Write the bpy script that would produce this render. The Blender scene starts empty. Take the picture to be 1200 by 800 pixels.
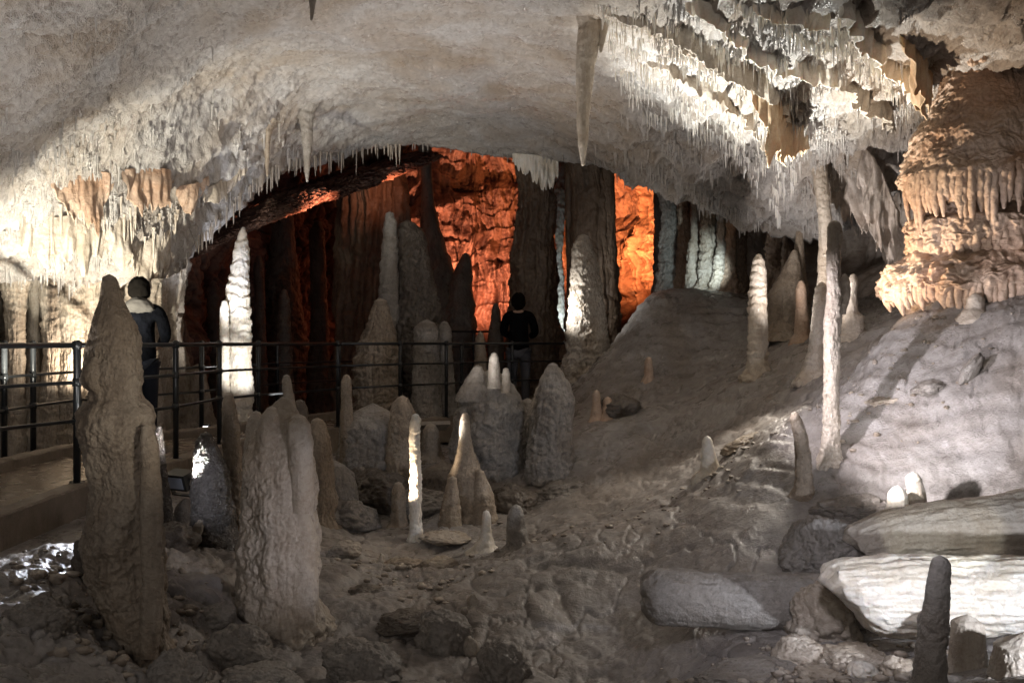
import bpy, math, random
import numpy as np
from mathutils import Vector
random.seed(11)
RNG = np.random.default_rng(7)
F = 1039.0          # focal length in photograph pixels (1200 wide)
S = bpy.context.scene
COL = S.collection

# ------------------------------------------------------------------ helpers
def P(px, py, d):
    """world point for a position in the photograph at real depth d (metres)"""
    return np.array([(px-600)/F*d, d, (400-py)/F*d])

_perm = RNG.permutation(256)
_perm = np.concatenate([_perm, _perm, _perm]).astype(np.int64)
_g = RNG.normal(size=(256, 3)); _g /= np.linalg.norm(_g, axis=1)[:, None]
def perlin(p):
    p = np.asarray(p, dtype=np.float64)
    i = np.floor(p).astype(np.int64); f = p-i; i &= 255
    u = f*f*f*(f*(f*6-15)+10)
    out = 0
    for dx in (0, 1):
        wx = u[..., 0] if dx else 1-u[..., 0]
        for dy in (0, 1):
            wy = u[..., 1] if dy else 1-u[..., 1]
            for dz in (0, 1):
                wz = u[..., 2] if dz else 1-u[..., 2]
                h = _perm[_perm[_perm[i[..., 0]+dx]+i[..., 1]+dy]+i[..., 2]+dz]
                g = _g[h]
                out = out + wx*wy*wz*(g[..., 0]*(f[..., 0]-dx)+g[..., 1]*(f[..., 1]-dy)+g[..., 2]*(f[..., 2]-dz))
    return out*1.6
def fbm(p, sc, octv=4, gain=.5, seed=0):
    p = np.asarray(p)*sc+seed*17.31
    a, s, t = 1.0, 0, 0
    for k in range(octv):
        s = s+a*perlin(p); t += a; a *= gain; p = p*2.03+11.7
    return s/t
def billow(p, sc, octv=3, gain=.5, seed=0):
    p = np.asarray(p)*sc+seed*13.7
    a, s, t = 1.0, 0, 0
    for k in range(octv):
        s = s+a*(1-np.abs(perlin(p))*2.2); t += a; a *= gain; p = p*2.1+5.3
    return s/t            # crests sharp and high
def cobble(p, sc, seed=0, octv=2):
    p = np.asarray(p)*sc+seed*7.7
    a, s, t = 1.0, 0, 0
    for k in range(octv):
        s = s+a*np.sqrt(np.abs(perlin(p))+.002); t += a; a *= .45; p = p*2.2+3.1
    return s/t            # rounded knobs, sharp creases
def sstep(a, b, x):
    t = np.clip((x-a)/(b-a), 0, 1); return t*t*(3-2*t)
def smooth1(a, k):
    if k < 1: return a
    w = np.hanning(2*k+3)[1:-1]; w /= w.sum()
    return np.convolve(np.pad(a, k, mode='edge'), w, mode='valid')

class TPS:
    def __init__(self, pts, reg=1e-3):
        p = np.array(pts, float); self.c = p[:, :2]; n = len(p)
        d = np.linalg.norm(self.c[:, None]-self.c[None], axis=2)
        K = self.k(d)+np.eye(n)*reg
        A = np.zeros((n+3, n+3)); A[:n, :n] = K; A[:n, n] = 1; A[:n, n+1:] = self.c
        A[n, :n] = 1; A[n+1:, :n] = self.c.T
        b = np.zeros(n+3); b[:n] = p[:, 2]
        self.w = np.linalg.solve(A, b)
    def k(self, d): return d*d*np.log(d+1e-9)
    def __call__(self, x, y):
        sh = np.shape(x); q = np.stack([np.ravel(x), np.ravel(y)], 1); out = np.empty(len(q))
        for a in range(0, len(q), 50000):
            qq = q[a:a+50000]
            d = np.linalg.norm(qq[:, None]-self.c[None], axis=2)
            out[a:a+50000] = self.k(d)@self.w[:-3]+self.w[-3]+qq@self.w[-2:]
        return out.reshape(sh)

def normals(V):
    du = np.gradient(V, axis=0); dv = np.gradient(V, axis=1)
    n = np.cross(du, dv); return n/(np.linalg.norm(n, axis=2, keepdims=True)+1e-12)

class MB:
    def __init__(self): self.v = []; self.f = []; self.n = 0
    def grid(self, V, closed=False, flip=False):
        nu, nv = V.shape[:2]
        idx = np.arange(nu*nv).reshape(nu, nv)+self.n
        if closed: idx = np.concatenate([idx, idx[:1]], 0)
        q = np.stack([idx[:-1, :-1], idx[1:, :-1], idx[1:, 1:], idx[:-1, 1:]], -1).reshape(-1, 4)
        if flip: q = q[:, ::-1]
        self.v.append(V.reshape(-1, 3)); self.f.append(q); self.n += nu*nv
        return self
    def box(self, c, s, R=None):
        c = np.array(c, float); s = np.array(s, float)/2
        v = np.array([[x, y, z] for x in (-1, 1) for y in (-1, 1) for z in (-1, 1)], float)*s
        if R is not None: v = v@np.array(R).T
        f = np.array([[0, 1, 3, 2], [4, 6, 7, 5], [0, 4, 5, 1], [2, 3, 7, 6], [0, 2, 6, 4], [1, 5, 7, 3]])+self.n
        self.v.append(v+c); self.f.append(f); self.n += 8; return self
    def tube(self, pts, r, n=10, caps=True):
        pts = np.array(pts, float); m = len(pts)
        r = np.broadcast_to(np.asarray(r, float), (m,))
        t = np.gradient(pts, axis=0); t /= np.linalg.norm(t, axis=1)[:, None]+1e-12
        up = np.array([0, 0, 1.0]) if abs(t[0, 2]) < .9 else np.array([1.0, 0, 0])
        a = np.cross(t, up); a /= np.linalg.norm(a, axis=1)[:, None]; b = np.cross(t, a)
        th = np.linspace(0, 2*math.pi, n, endpoint=False)
        V = pts[None]+r[None, :, None]*(np.cos(th)[:, None, None]*a[None]+np.sin(th)[:, None, None]*b[None])
        if caps:
            V = np.concatenate([np.repeat(pts[None, :1], n, 0), V, np.repeat(pts[None, -1:], n, 0)], 1)
        return self.grid(V, closed=True, flip=True)
    def build(self, name, mat, parent=None, origin=None, smooth=True):
        v = np.concatenate(self.v); f = np.concatenate(self.f)
        if origin is None: origin = np.zeros(3)
        origin = np.array(origin, float); v = v-origin
        me = bpy.data.meshes.new(name)
        me.vertices.add(len(v)); me.vertices.foreach_set('co', v.astype(np.float32).ravel())
        me.loops.add(f.size); me.loops.foreach_set('vertex_index', f.astype(np.int32).ravel())
        me.polygons.add(len(f)); me.polygons.foreach_set('loop_start', np.arange(0, f.size, 4, dtype=np.int32))
        me.polygons.foreach_set('loop_total', np.full(len(f), 4, np.int32))
        me.polygons.foreach_set('use_smooth', np.full(len(f), smooth))
        me.update(calc_edges=True); me.validate()
        if isinstance(mat, (list, tuple)):
            for m in mat: me.materials.append(m)
        else: me.materials.append(mat)
        o = bpy.data.objects.new(name, me); COL.objects.link(o)
        if parent is not None:
            o.parent = parent; o.location = Vector(origin)-parent.location
        else: o.location = origin
        return o

def tag(o, label=None, cat=None, group=None, kind=None):
    if label: o['label'] = label
    if cat: o['category'] = cat
    if group: o['group'] = group
    if kind: o['kind'] = kind
    return o
def empty(name, loc, label, cat, group=None):
    o = bpy.data.objects.new(name, None); COL.objects.link(o); o.location = Vector(loc); o.empty_display_size = .1
    return tag(o, label, cat, group)

# ------------------------------------------------------------------ materials
def rock(name, base, tan, dark, bump=.5, scale=1.0, rough=(.35, .75), streak=0.0, sparkle=0.0, fine=30, darkamt=.35, spec=.5, sss=0, crease_dark=.6, mott=.45, patch=(.5, .74)):
    m = bpy.data.materials.new(name); m.use_nodes = True; nt = m.node_tree; N = nt.nodes; L = nt.links; N.clear()
    out = N.new('ShaderNodeOutputMaterial'); b = N.new('ShaderNodeBsdfPrincipled'); L.new(b.outputs[0], out.inputs[0])
    geo = N.new('ShaderNodeNewGeometry')
    def noise(sc, det=4, rg=.55, vec=None, dist=0):
        n = N.new('ShaderNodeTexNoise'); n.inputs['Scale'].default_value = sc; n.inputs['Detail'].default_value = det
        n.inputs['Roughness'].default_value = rg; n.inputs['Distortion'].default_value = dist
        L.new(vec or geo.outputs['Position'], n.inputs['Vector']); return n.outputs['Fac']
    def ramp(fac, stops):
        r = N.new('ShaderNodeValToRGB'); e = r.color_ramp.elements
        while len(e) > 1: e.remove(e[-1])
        e[0].position = stops[0][0]; e[0].color = (*stops[0][1], 1) if not np.isscalar(stops[0][1]) else (*(stops[0][1],)*3, 1)
        for p, c in stops[1:]:
            k = e.new(p); k.color = (*c, 1) if not np.isscalar(c) else (c, c, c, 1)
        L.new(fac, r.inputs[0]); return r.outputs[0]
    def mix(fac, a, c, mode='MIX'):
        x = N.new('ShaderNodeMix'); x.data_type = 'RGBA'; x.blend_type = mode
        for s, i in ((fac, 0), (a, 6), (c, 7)):
            if isinstance(s, (int, float)): x.inputs[i].default_value = s
            elif isinstance(s, tuple): x.inputs[i].default_value = (*s, 1)
            else: L.new(s, x.inputs[i])
        return x.outputs[2]
    mp = N.new('ShaderNodeMapping'); mp.inputs['Scale'].default_value = (1, 1, .16)
    L.new(geo.outputs['Position'], mp.inputs['Vector']); vert = mp.outputs[0]
    c = mix(ramp(noise(1.1*scale, 5, .6, dist=.6), [(.36, 0.0), (.62, 1.0)]), tan, base)
    c = mix(ramp(noise(3.7*scale, 6, .7, dist=1.0), [(patch[0], 0.0), (patch[1], darkamt)]), c, dark)
    if streak: c = mix(ramp(noise(7*scale, 4, .6, vert), [(.48, 0.0), (.68, streak)]), c, dark)
    c = mix(ramp(noise(9*scale, 9, .8, dist=1.5), [(.52, 0.0), (.66, mott)]), c, (dark[0]*.8, dark[1]*.8, dark[2]*.8))
    c = mix(ramp(noise(26*scale, 3, .7), [(.3, .30), (.7, 0.0)]), c, (dark[0]*.7, dark[1]*.7, dark[2]*.7))
    # creases turn darker, raised edges lighter
    c = mix(ramp(geo.outputs['Pointiness'], [(.40, crease_dark), (.495, 0.0)]), c, (dark[0]*.45, dark[1]*.42, dark[2]*.4))
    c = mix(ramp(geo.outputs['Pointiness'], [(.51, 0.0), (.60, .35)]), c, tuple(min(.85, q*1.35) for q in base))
    L.new(c, b.inputs['Base Color'])
    rr = ramp(noise(5*scale, 4, .6), [(.35, rough[0]), (.65, rough[1])]); L.new(rr, b.inputs['Roughness'])
    b.inputs['Specular IOR Level'].default_value = spec
    if sss: 
        b.inputs['Subsurface Weight'].default_value = sss; b.inputs['Subsurface Radius'].default_value = (.08, .05, .03); b.inputs['Subsurface Scale'].default_value = .6
    # relief: three sizes of grain
    h1 = noise(fine*.28, 6, .65, dist=.4); h2 = noise(fine, 6, .7); h3 = noise(fine*3.3, 3, .6)
    def math_(op, a, c):
        x = N.new('ShaderNodeMath'); x.operation = op
        for s, i in ((a, 0), (c, 1)):
            if isinstance(s, (int, float)): x.inputs[i].default_value = s
            else: L.new(s, x.inputs[i])
        return x.outputs[0]
    h = math_('ADD', math_('MULTIPLY', h1, 1.3), math_('ADD', math_('MULTIPLY', h2, .6), math_('MULTIPLY', h3, .25+sparkle)))
    bp = N.new('ShaderNodeBump'); bp.inputs['Strength'].default_value = bump; bp.inputs['Distance'].default_value = .035
    L.new(h, bp.inputs['Height']); L.new(bp.outputs[0], b.inputs['Normal'])
    return m
def plain(name, col, rough=.5, metal=0, emit=None, es=0, bump=0, var=.15, scale=20, spec=.5, bd=.01):
    m = bpy.data.materials.new(name); m.use_nodes = True; nt = m.node_tree; N = nt.nodes; L = nt.links
    b = N['Principled BSDF']
    n = N.new('ShaderNodeTexNoise'); n.inputs['Scale'].default_value = scale; n.inputs['Detail'].default_value = 5
    g = N.new('ShaderNodeNewGeometry'); L.new(g.outputs['Position'], n.inputs['Vector'])
    r = N.new('ShaderNodeValToRGB'); r.color_ramp.elements[0].position = .3; r.color_ramp.elements[1].position = .7
    r.color_ramp.elements[0].color = (*[c*(1-var) for c in col], 1); r.color_ramp.elements[1].color = (*[min(1, c*(1+var)) for c in col], 1)
    L.new(n.outputs['Fac'], r.inputs[0]); L.new(r.outputs[0], b.inputs['Base Color'])
    b.inputs['Roughness'].default_value = rough; b.inputs['Metallic'].default_value = metal; b.inputs['Specular IOR Level'].default_value = spec
    if bump:
        bp = N.new('ShaderNodeBump'); bp.inputs['Strength'].default_value = bump; bp.inputs['Distance'].default_value = bd
        L.new(n.outputs['Fac'], bp.inputs['Height']); L.new(bp.outputs[0], b.inputs['Normal'])
    if emit: b.inputs['Emission Color'].default_value = (*emit, 1); b.inputs['Emission Strength'].default_value = es
    return m
CREAM = (.52, .47, .405); TAN = (.36, .26, .17); BROWN = (.13, .085, .05)
M = {}
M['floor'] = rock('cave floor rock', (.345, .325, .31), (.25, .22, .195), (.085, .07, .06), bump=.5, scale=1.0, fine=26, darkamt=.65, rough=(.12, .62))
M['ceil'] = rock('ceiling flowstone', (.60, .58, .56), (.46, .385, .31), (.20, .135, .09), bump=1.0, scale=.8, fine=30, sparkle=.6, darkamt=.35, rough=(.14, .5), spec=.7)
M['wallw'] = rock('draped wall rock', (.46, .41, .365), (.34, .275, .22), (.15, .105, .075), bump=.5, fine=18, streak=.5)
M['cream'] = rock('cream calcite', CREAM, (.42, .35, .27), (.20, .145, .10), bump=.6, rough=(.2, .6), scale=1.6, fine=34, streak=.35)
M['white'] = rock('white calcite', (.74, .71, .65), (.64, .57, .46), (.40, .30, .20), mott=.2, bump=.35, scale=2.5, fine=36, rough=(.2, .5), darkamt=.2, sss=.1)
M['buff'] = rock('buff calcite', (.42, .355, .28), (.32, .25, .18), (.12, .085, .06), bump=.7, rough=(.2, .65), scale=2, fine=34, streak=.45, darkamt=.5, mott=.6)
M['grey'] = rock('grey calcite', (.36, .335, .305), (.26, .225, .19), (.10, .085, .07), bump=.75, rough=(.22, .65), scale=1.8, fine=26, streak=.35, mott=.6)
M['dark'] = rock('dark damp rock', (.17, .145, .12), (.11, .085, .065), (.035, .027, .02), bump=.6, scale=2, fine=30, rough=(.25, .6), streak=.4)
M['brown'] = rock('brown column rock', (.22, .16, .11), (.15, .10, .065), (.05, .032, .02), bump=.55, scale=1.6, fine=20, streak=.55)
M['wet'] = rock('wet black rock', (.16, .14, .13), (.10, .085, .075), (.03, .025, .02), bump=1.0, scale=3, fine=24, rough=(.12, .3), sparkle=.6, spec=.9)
M['rust'] = rock('iron stained rock', (.44, .29, .22), (.26, .135, .095), (.07, .032, .024), bump=1.0, scale=.30, fine=7, darkamt=.95, crease_dark=.9, mott=.7, patch=(.43, .60))
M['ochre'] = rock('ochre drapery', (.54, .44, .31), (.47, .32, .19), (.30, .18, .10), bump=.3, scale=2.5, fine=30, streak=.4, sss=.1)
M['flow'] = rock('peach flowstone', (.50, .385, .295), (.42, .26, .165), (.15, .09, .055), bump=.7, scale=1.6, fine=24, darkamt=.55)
M['metal'] = plain('black painted steel', (.012, .013, .014), .32, 0, var=.3, scale=60, bump=.05)
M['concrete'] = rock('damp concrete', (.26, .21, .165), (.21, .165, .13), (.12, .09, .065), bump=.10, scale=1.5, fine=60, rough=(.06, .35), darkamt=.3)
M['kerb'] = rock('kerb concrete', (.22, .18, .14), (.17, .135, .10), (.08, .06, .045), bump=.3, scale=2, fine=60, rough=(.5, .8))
# ------------------------------------------------------------------ cave floor
fl = [(0,800,3.2),(0,700,4.2),(0,640,5.1),(60,700,4.4),(100,800,3.7),(100,640,5.2),(165,775,4.6),(200,800,4.3),(230,700,5.2),(230,640,6.3),(250,610,7.2),
 (330,735,5.5),(330,800,4.6),(420,800,4.5),(400,700,5.9),(420,640,7.4),(480,630,7.8),(540,632,7.7),(500,690,6.3),(520,800,4.9),(600,650,7.0),(600,690,6.2),
 (640,800,5.1),(700,628,6.8),(700,740,5.8),(760,800,5.0),(760,618,6.9),(740,690,6.15),(620,640,6.9),(620,730,5.8),(840,640,6.1),(560,760,5.4),(800,740,5.15),(840,560,7.3),(880,620,6.0),(900,510,7.4),(860,762,4.7),(900,800,3.9),
 (960,764,4.5),(1000,800,3.8),(1100,800,3.5),(1200,800,3.3),(1200,750,4.35),(1100,756,4.45),(980,690,5.2),(1000,560,6.2),(1100,640,5.6),(1200,652,5.35),
 (1130,500,6.1),(1200,450,6.0),(950,480,7.4),(1000,430,7.7),(1045,374,7.4),(1130,384,6.8),(1200,374,6.5),(1100,360,8.1),(1015,385,9.2),
 (600,600,8.6),(700,590,8.2),(800,540,8.6),(640,560,9.2),(540,590,8.6),(400,590,8.9),(470,600,8.7),(700,500,10.0),(800,460,10.6),(880,440,9.6),
 (868,360,12.1),(800,338,12.9),(760,352,12.9),(735,385,12.8),(700,425,12.6),(670,450,12.2),(930,385,11.0),(980,350,11.8),(900,350,13.2),(820,350,14.5),
 (600,520,11.5),(560,530,10.2),(480,530,10.2),(420,540,9.8),(330,560,9.0),(280,560,8.7)]
pts = [tuple(P(*q)) for q in fl]
pts += [(-4.2,6.2,-1.26),(-3.3,7.4,-1.3),(-3.2,9,-1.35),(-2.2,10.6,-1.4),(-1.0,12,-1.4),(0.3,13.6,-1.4),(-5,8,-1.4),(-6.5,7,-1.3),(-6.5,10,-1.3),(-4,12,-1.4),(-2,15,-1.5),(0,17,-1.5),(3,17,.3),(2,15,-.9),
 (-8,15,-1.5),(-4,20,-1.7),(0,24,-1.7),(5,22,.3),(6,15,1.0),(8,10,1.4),(7,6,.6),(5,3,-.4),(6,1,-.6),(2,1,-1.5),(0,1.5,-1.55),(-2,1.5,-1.5),(-4,2.5,-1.25),(-6,4,-1.2),(-8,2,-1.2),(0,30,-1.8),(-10,30,-1.8),(12,25,1.5)]
floorZ = TPS(pts, reg=.02)
def ledge0(ph, sharp=.75):
    f = ph-np.floor(ph); return np.where(f < sharp, f/sharp, (1-f)/(1-sharp))
ny, nx = 900, 900
yy = np.geomspace(1.6, 30, ny); ss = np.linspace(-.82, .82, nx)
X = ss[:, None]*yy[None]*1.0; Y = np.broadcast_to(yy[None], X.shape)
V = np.stack([X, Y, floorZ(X, Y)], -1)
nr = normals(V); nr *= np.sign(nr[..., 2:3])
p3 = V.copy()
slope = sstep(1.2, 3.2, V[..., 0])*sstep(.3, 1.2, V[..., 2]+1.6)     # the smooth bank on the right
basin = 1-sstep(5.0, 7.5, V[..., 1])
lilac = sstep(2.7, 3.1, V[..., 0]-.12*(V[..., 1]-6))*(1-sstep(6.6, 7.2, V[..., 1]))*sstep(5.2, 5.6, V[..., 1])
q = p3+.25*np.stack([fbm(p3, .9, 3, seed=s) for s in (1, 2, 3)], -1)
sm = 1-.55*sstep(-1.2, .2, V[..., 0])
dsp = .10*fbm(q, .8, 3, seed=4)+.06*sm*(cobble(q, 1.5, 5)-.5)
dsp += sm*(.05*(cobble(q, 3.4, 6, 3)-.5)+.018*fbm(q, 9, 4, .6, seed=7)+.010*(cobble(q, 16, 8)-.5))*(1-.75*slope*(fbm(p3, .7, 2, seed=9) > -.05))*(1-.6*lilac)
dsp += .022*sstep(-1.2, .5, V[..., 0])*(ledge0((V[..., 2]*7+.25*V[..., 1])+1.6*fbm(q, 1.0, 4, .6, seed=33))-.5)*(1-.3*lilac)
dsp += .05*sstep(1.6, 2.8, V[..., 0])*(fbm(q, 2.4, 4, .6, seed=35)+.5*(cobble(q, 2.2, 36, 3)-.5))
# crusty popcorn patches
pc = sstep(.02, .25, fbm(p3, .75, 3, seed=21))
dsp += pc*.034*(cobble(p3, 22, 22, 2)-.4)*(1-lilac)
# left basin: lumpy boulders
mnd = np.exp(-((V[..., 0]-.7)/1.5)**4-((V[..., 1]-5.6)/1.3)**4)
dsp *= 1-.6*mnd
lump = (1-sstep(.2, 1.2, V[..., 0]))*(1-sstep(6.5, 8, V[..., 1]))
dsp += lump*.10*(cobble(q, 2.4, 31, 3)-.5)
path = lambda x, y: None
V = V+nr*dsp[..., None]
V[..., 2] += -.022*np.clip(1-np.abs(fbm(p3*np.array([1, .6, 1]), 1.1, 4, .6, seed=44))*60, 0, 1)   # cracks
# keep the ground under the walkway slab
WALKL = np.array([(-3.3,3.5),(-3.16,5.47),(-3.2,6.7),(-3.0,8.1),(-3.0,9.3),(-2.15,11.2),(-.9,12.55),(.1,13.6),(1.2,14.3)])   # near edge
WALKR = np.array([(-5.4,3.6),(-4.3,5.8),(-4.22,7.24),(-4.22,8.3),(-4.0,9.4),(-3.45,10.3),(-2.5,12.4),(-1.0,14.6),(.4,16.5)])      # far edge
def dist_path(x, y):
    c = (WALKL+WALKR)/2; best = np.full(np.shape(x), 1e9)
    for a, b in zip(c[:-1], c[1:]):
        ab = b-a; t = np.clip(((x-a[0])*ab[0]+(y-a[1])*ab[1])/(ab@ab), 0, 1)
        best = np.minimum(best, np.hypot(x-a[0]-t*ab[0], y-a[1]-t*ab[1]))
    return best
dp = dist_path(V[..., 0], V[..., 1]); w = 1-sstep(.75, 1.15, dp)
V[..., 2] = np.where(V[..., 2] > -1.30, V[..., 2]*(1-w)+(-1.30)*w, V[..., 2])
FLOOR = MB().grid(V, flip=False).build('ground', M['floor']); tag(FLOOR, 'uneven brown and cream cave floor rising to a bank on the right', kind='structure')

# ------------------------------------------------------------------ cave ceiling
px_l = [-300,0,100,150,190,215,240,270,300,340,400,480,560,620,720,760,820,860,900,960,1010,1060,1120,1200,1500]
dp_l = [8.5,9.3,9.7,9.8,9.9,10.2,10.6,11.2,12,13,13.8,14,14,14,13.5,13.2,12.6,12.1,11.7,11.2,10.8,10.2,9.8,9.6,9.2]
py_l = [330,325,325,328,333,305,272,240,214,192,180,172,176,182,192,208,232,250,262,262,240,205,170,150,130]
ce = [(0,0,5.5),(0,130,6.6),(0,230,8),(100,200,8.7),(150,100,8),(200,0,7),(200,200,9.6),(230,235,10.2),(150,280,9.4),(60,290,9.0),(300,100,10),(300,0,7.3),(300,170,11),(400,50,9),(400,130,12),(500,0,8),
 (500,100,11),(600,50,9),(600,140,12.6),(700,0,7.6),(700,100,10),(700,155,12),(800,50,8.2),(800,150,10.5),(800,200,12),(900,50,7.6),(900,150,9.5),(900,205,10.6),(1000,0,6.6),(1000,90,8),(1060,140,9),(1100,40,7),(1200,0,6.2),(1200,55,7.4),(1130,70,7.9)]
pts = [tuple(P(*q)) for q in ce]+[tuple(P(a, b, c)) for a, b, c in zip(px_l, py_l, dp_l)]
pts += [(0,1,2.9),(2,1,2.7),(-2,1,2.7),(4,3,2.3),(-4,3,2.0),(-5,5.5,1.7),(5.5,5,2.3),(0,4,2.95),(0,6,3.0),(7,7,2.3),(-7,7,.9)]
ceilZ = TPS(pts, reg=.01)
nx, ny = 900, 640
ss = np.linspace(-.80, .80, nx)
dl = np.interp(ss*F+600, px_l, dp_l); dl = smooth1(dl, 12); dl = dl+.35*fbm(np.stack([ss*9, ss*0, ss*0], -1), 1, 4, .6, seed=3)
t = np.linspace(0, 1, ny)
Y = 1.3*(dl[:, None]/1.3)**t[None]; X = ss[:, None]*Y; Z = ceilZ(X, Y)
V = np.stack([X, Y, Z], -1)
nr = normals(V); nr *= -np.sign(nr[..., 2:3])      # towards the room
p3 = V.copy()
q = p3+.3*np.stack([fbm(p3, .6, 3, seed=s) for s in (11, 12, 13)], -1)
side = np.clip(np.abs(V[..., 0]+.2)/3.0, 0, 1)
left = sstep(.4, 2.8, -V[..., 0]-.6); right = sstep(.5, 2.2, V[..., 0])
dsp = .16*fbm(q, .55, 3, seed=14)+.05*fbm(q, 2.2, 4, .55, seed=15)
# shingled ledges: slow rise, sharp drop
def ledge(ph, sharp=.8):
    f = ph-np.floor(ph); return np.where(f < sharp, f/sharp, (1-f)/(1-sharp))
phL = (q[..., 0]*.35+q[..., 1]*.85-q[..., 2]*1.3)*1.7+.9*fbm(q, 1.3, 3, seed=16)
ax = np.array([.78, -.30, .55]); ax /= np.linalg.norm(ax)
pa = q-(q@ax)[..., None]*ax*.82
dsp += left*(.075*(billow(pa, 3.2, 4, .6, seed=52)-.4)+.022*(billow(pa, 11, 3, .6, seed=53)-.4))
dsp += left*(.10*ledge(phL)*sstep(-.3, .4, fbm(p3, .8, 2, seed=51))+.02*ledge(phL*2.7+fbm(q, 3, 3, seed=17)*1.4))
phR = (q[..., 0]*.9+q[..., 1]*.45-q[..., 2]*.9)*1.5+.9*fbm(q, 1.1, 3, seed=18)
dsp += right*(.17*ledge(phR)+.05*ledge(phR*2.9+fbm(q, 3, 3, seed=19)*1.3))
st = p3*np.array([1.0, .45, 1.0])
rough_side = np.maximum(left, right)
dsp += (.018+.030*right+.008*left)*billow(st, 5.5, 4, .6, seed=20)+(.014+.010*rough_side)*billow(st, 19, 3, .6, seed=23)
dsp += (1-rough_side)*(.018*billow(p3*np.array([.5, 1.3, 1]), 4.5, 4, .65, seed=62)+.03*ledge(p3[..., 1]*.9+1.5*fbm(q, .8, 3, seed=63), .7))
dsp += .07*(1-rough_side)*np.clip(fbm(p3*np.array([.8, 1.6, 1]), 1.6, 4, .6, seed=24)-.12, 0, 1)
V = V+nr*dsp[..., None]
# little dripping points pull straight down
drip = np.clip(fbm(p3*np.array([1, 1, .3]), 11, 2, seed=25)-.22, 0, 1)
V[..., 2] -= drip*(.03+.40*rough_side*sstep(8.2, 10.0, V[..., 1]+np.abs(V[..., 0])*.2))*sstep(.0, .35, fbm(p3, 1.2, 3, seed=26)-.02)*(1-.55*left*(1-sstep(9.0, 9.8, V[..., 1])))
# behind the lip the roof swings up into the far chamber
L0 = V[:, -1:, :]; k = np.linspace(0, 1, 60)[None, 1:]
up = np.concatenate([L0[..., 0:1]*(1+.10*k[..., None]**2), L0[..., 1:2]*(1+.10*k[..., None]**2)+.15*k[..., None], L0[..., 2:3]+np.where(L0[..., 2:3] < 5, 1, 1)*(.10*np.sin(k[..., None]*9)*.0+4.2*k[..., None]**1.5)], -1)
up += (.12*fbm(up, 1.5, 4, seed=27))[..., None]*sstep(0, .15, k)[..., None]
L1 = up[:, -1:, :]; k = np.linspace(0, 1, 50)[None, 1:]
bk = L1+k[..., None]*np.array([0, 16.0, 1.0])[None, None]
bk[..., 2] += .5*fbm(bk, .5, 3, seed=28)*k
V = np.concatenate([V, up, bk], 1)
CEIL = MB().grid(V, flip=True).build('cave_ceiling', M['ceil']); tag(CEIL, 'arched cave ceiling of pale crusted flowstone', kind='structure')

# ------------------------------------------------------------------ walls as upright sheets along a plan line
def wall(name, plan, z0, z1, amp, seed, mat, label, flute=.12, nz=260, nu=500, lean=0, dents=(), shelf=0):
    pl = np.array([P(a, 400, d)[:2] for a, d in plan])
    L = np.concatenate([[0], np.cumsum(np.linalg.norm(np.diff(pl, axis=0), axis=1))])
    u = np.linspace(0, L[-1], nu); c = np.stack([smooth1(np.interp(u, L, pl[:, i]), max(1, nu//30)) for i in (0, 1)], -1)
    z = np.linspace(z0, z1, nz)
    V = np.zeros((nu, nz, 3)); V[..., :2] = c[:, None]; V[..., 2] = z[None]
    V[..., 1] += lean*(z[None]-z0)
    n = normals(V); n *= np.where((n[..., 0:1]*V[..., 0:1]+n[..., 1:2]*V[..., 1:2]) > 0, -1, 1)   # face the camera side
    q = V+.3*np.stack([fbm(V, .7, 2, seed=seed+s) for s in (1, 2, 3)], -1)
    vs = q*np.array([1, 1, .14])
    d = amp*(1.6*fbm(q, .55, 3, seed=seed)+.5*fbm(q, 1.9, 4, seed=seed+4))
    fl = cobble(vs, 1.9, seed+5, 3)-.45
    d += flute*fl*2.2*sstep(-.5, .3, fbm(V, .6, 2, seed=seed+6)+.1)
    d += .03*fbm(q, 7, 4, .6, seed=seed+7)+.012*billow(q, 18, 2, seed=seed+8)
    if shelf: d += shelf*ledge((q[..., 2]-q[..., 0]*.32)*.42+.40*fbm(q, .5, 4, .6, seed=seed+12), .85)+.3*shelf*ledge((q[..., 2]-q[..., 0]*.3)*1.7+1.2*fbm(q, .9, 3, seed=seed+13), .85)
    for (a, b, ra, rb, dep) in dents:
        sx = V[..., 0]/V[..., 1]*F+600; sy = 400-V[..., 2]/V[..., 1]*F
        d -= dep*np.exp(-(((sx-a)/ra)**2+((sy-b)/rb)**2)**2)
    V = V+n*d[..., None]
    o = MB().grid(V).build(name, mat); return tag(o, label, kind='structure')
wall('cave_wall_far', [(60,13.5),(160,16),(280,21),(420,24.5),(560,25.5),(700,25),(800,22),(880,17.5)], -2.2, 9, .5, 60, M['rust'], 'far rust coloured chamber wall', flute=.35, nz=520, nu=1000, shelf=.28)
wall('cave_wall_right', [(772,21),(785,17.5),(820,14.8),(880,13.4),(950,12.4),(1010,11.4),(1060,9.9),(1150,9.3),(1260,8.8),(1500,8)], -1, 3.6, .22, 80, M['wallw'], 'draped rock wall on the right under the ceiling', flute=.22, nz=420, nu=760, dents=[(960,290,45,40,1.0),(890,300,40,60,.8),(1030,320,22,25,.7)])
wall('cave_wall_left', [(-260,8.5),(-60,9.6),(0,9.9),(60,10.2),(120,10.3),(165,10.2),(190,10.6),(205,11.6),(200,13.5)], -1.5, 1.6, .13, 100, M['cream'], 'cream fluted rock wall behind the walkway on the left', flute=.26, nz=420, nu=520, dents=[(12,372,18,35,.7),(98,372,7,22,.5)])
bpy.context.view_layer.update()
def hit(ob, px, py):
    d = Vector(P(px, py, 1.0)).normalized()
    ok, loc, n, i = ob.ray_cast(Vector((0, 0, 0)), d)
    return np.array(loc) if ok else None
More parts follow.
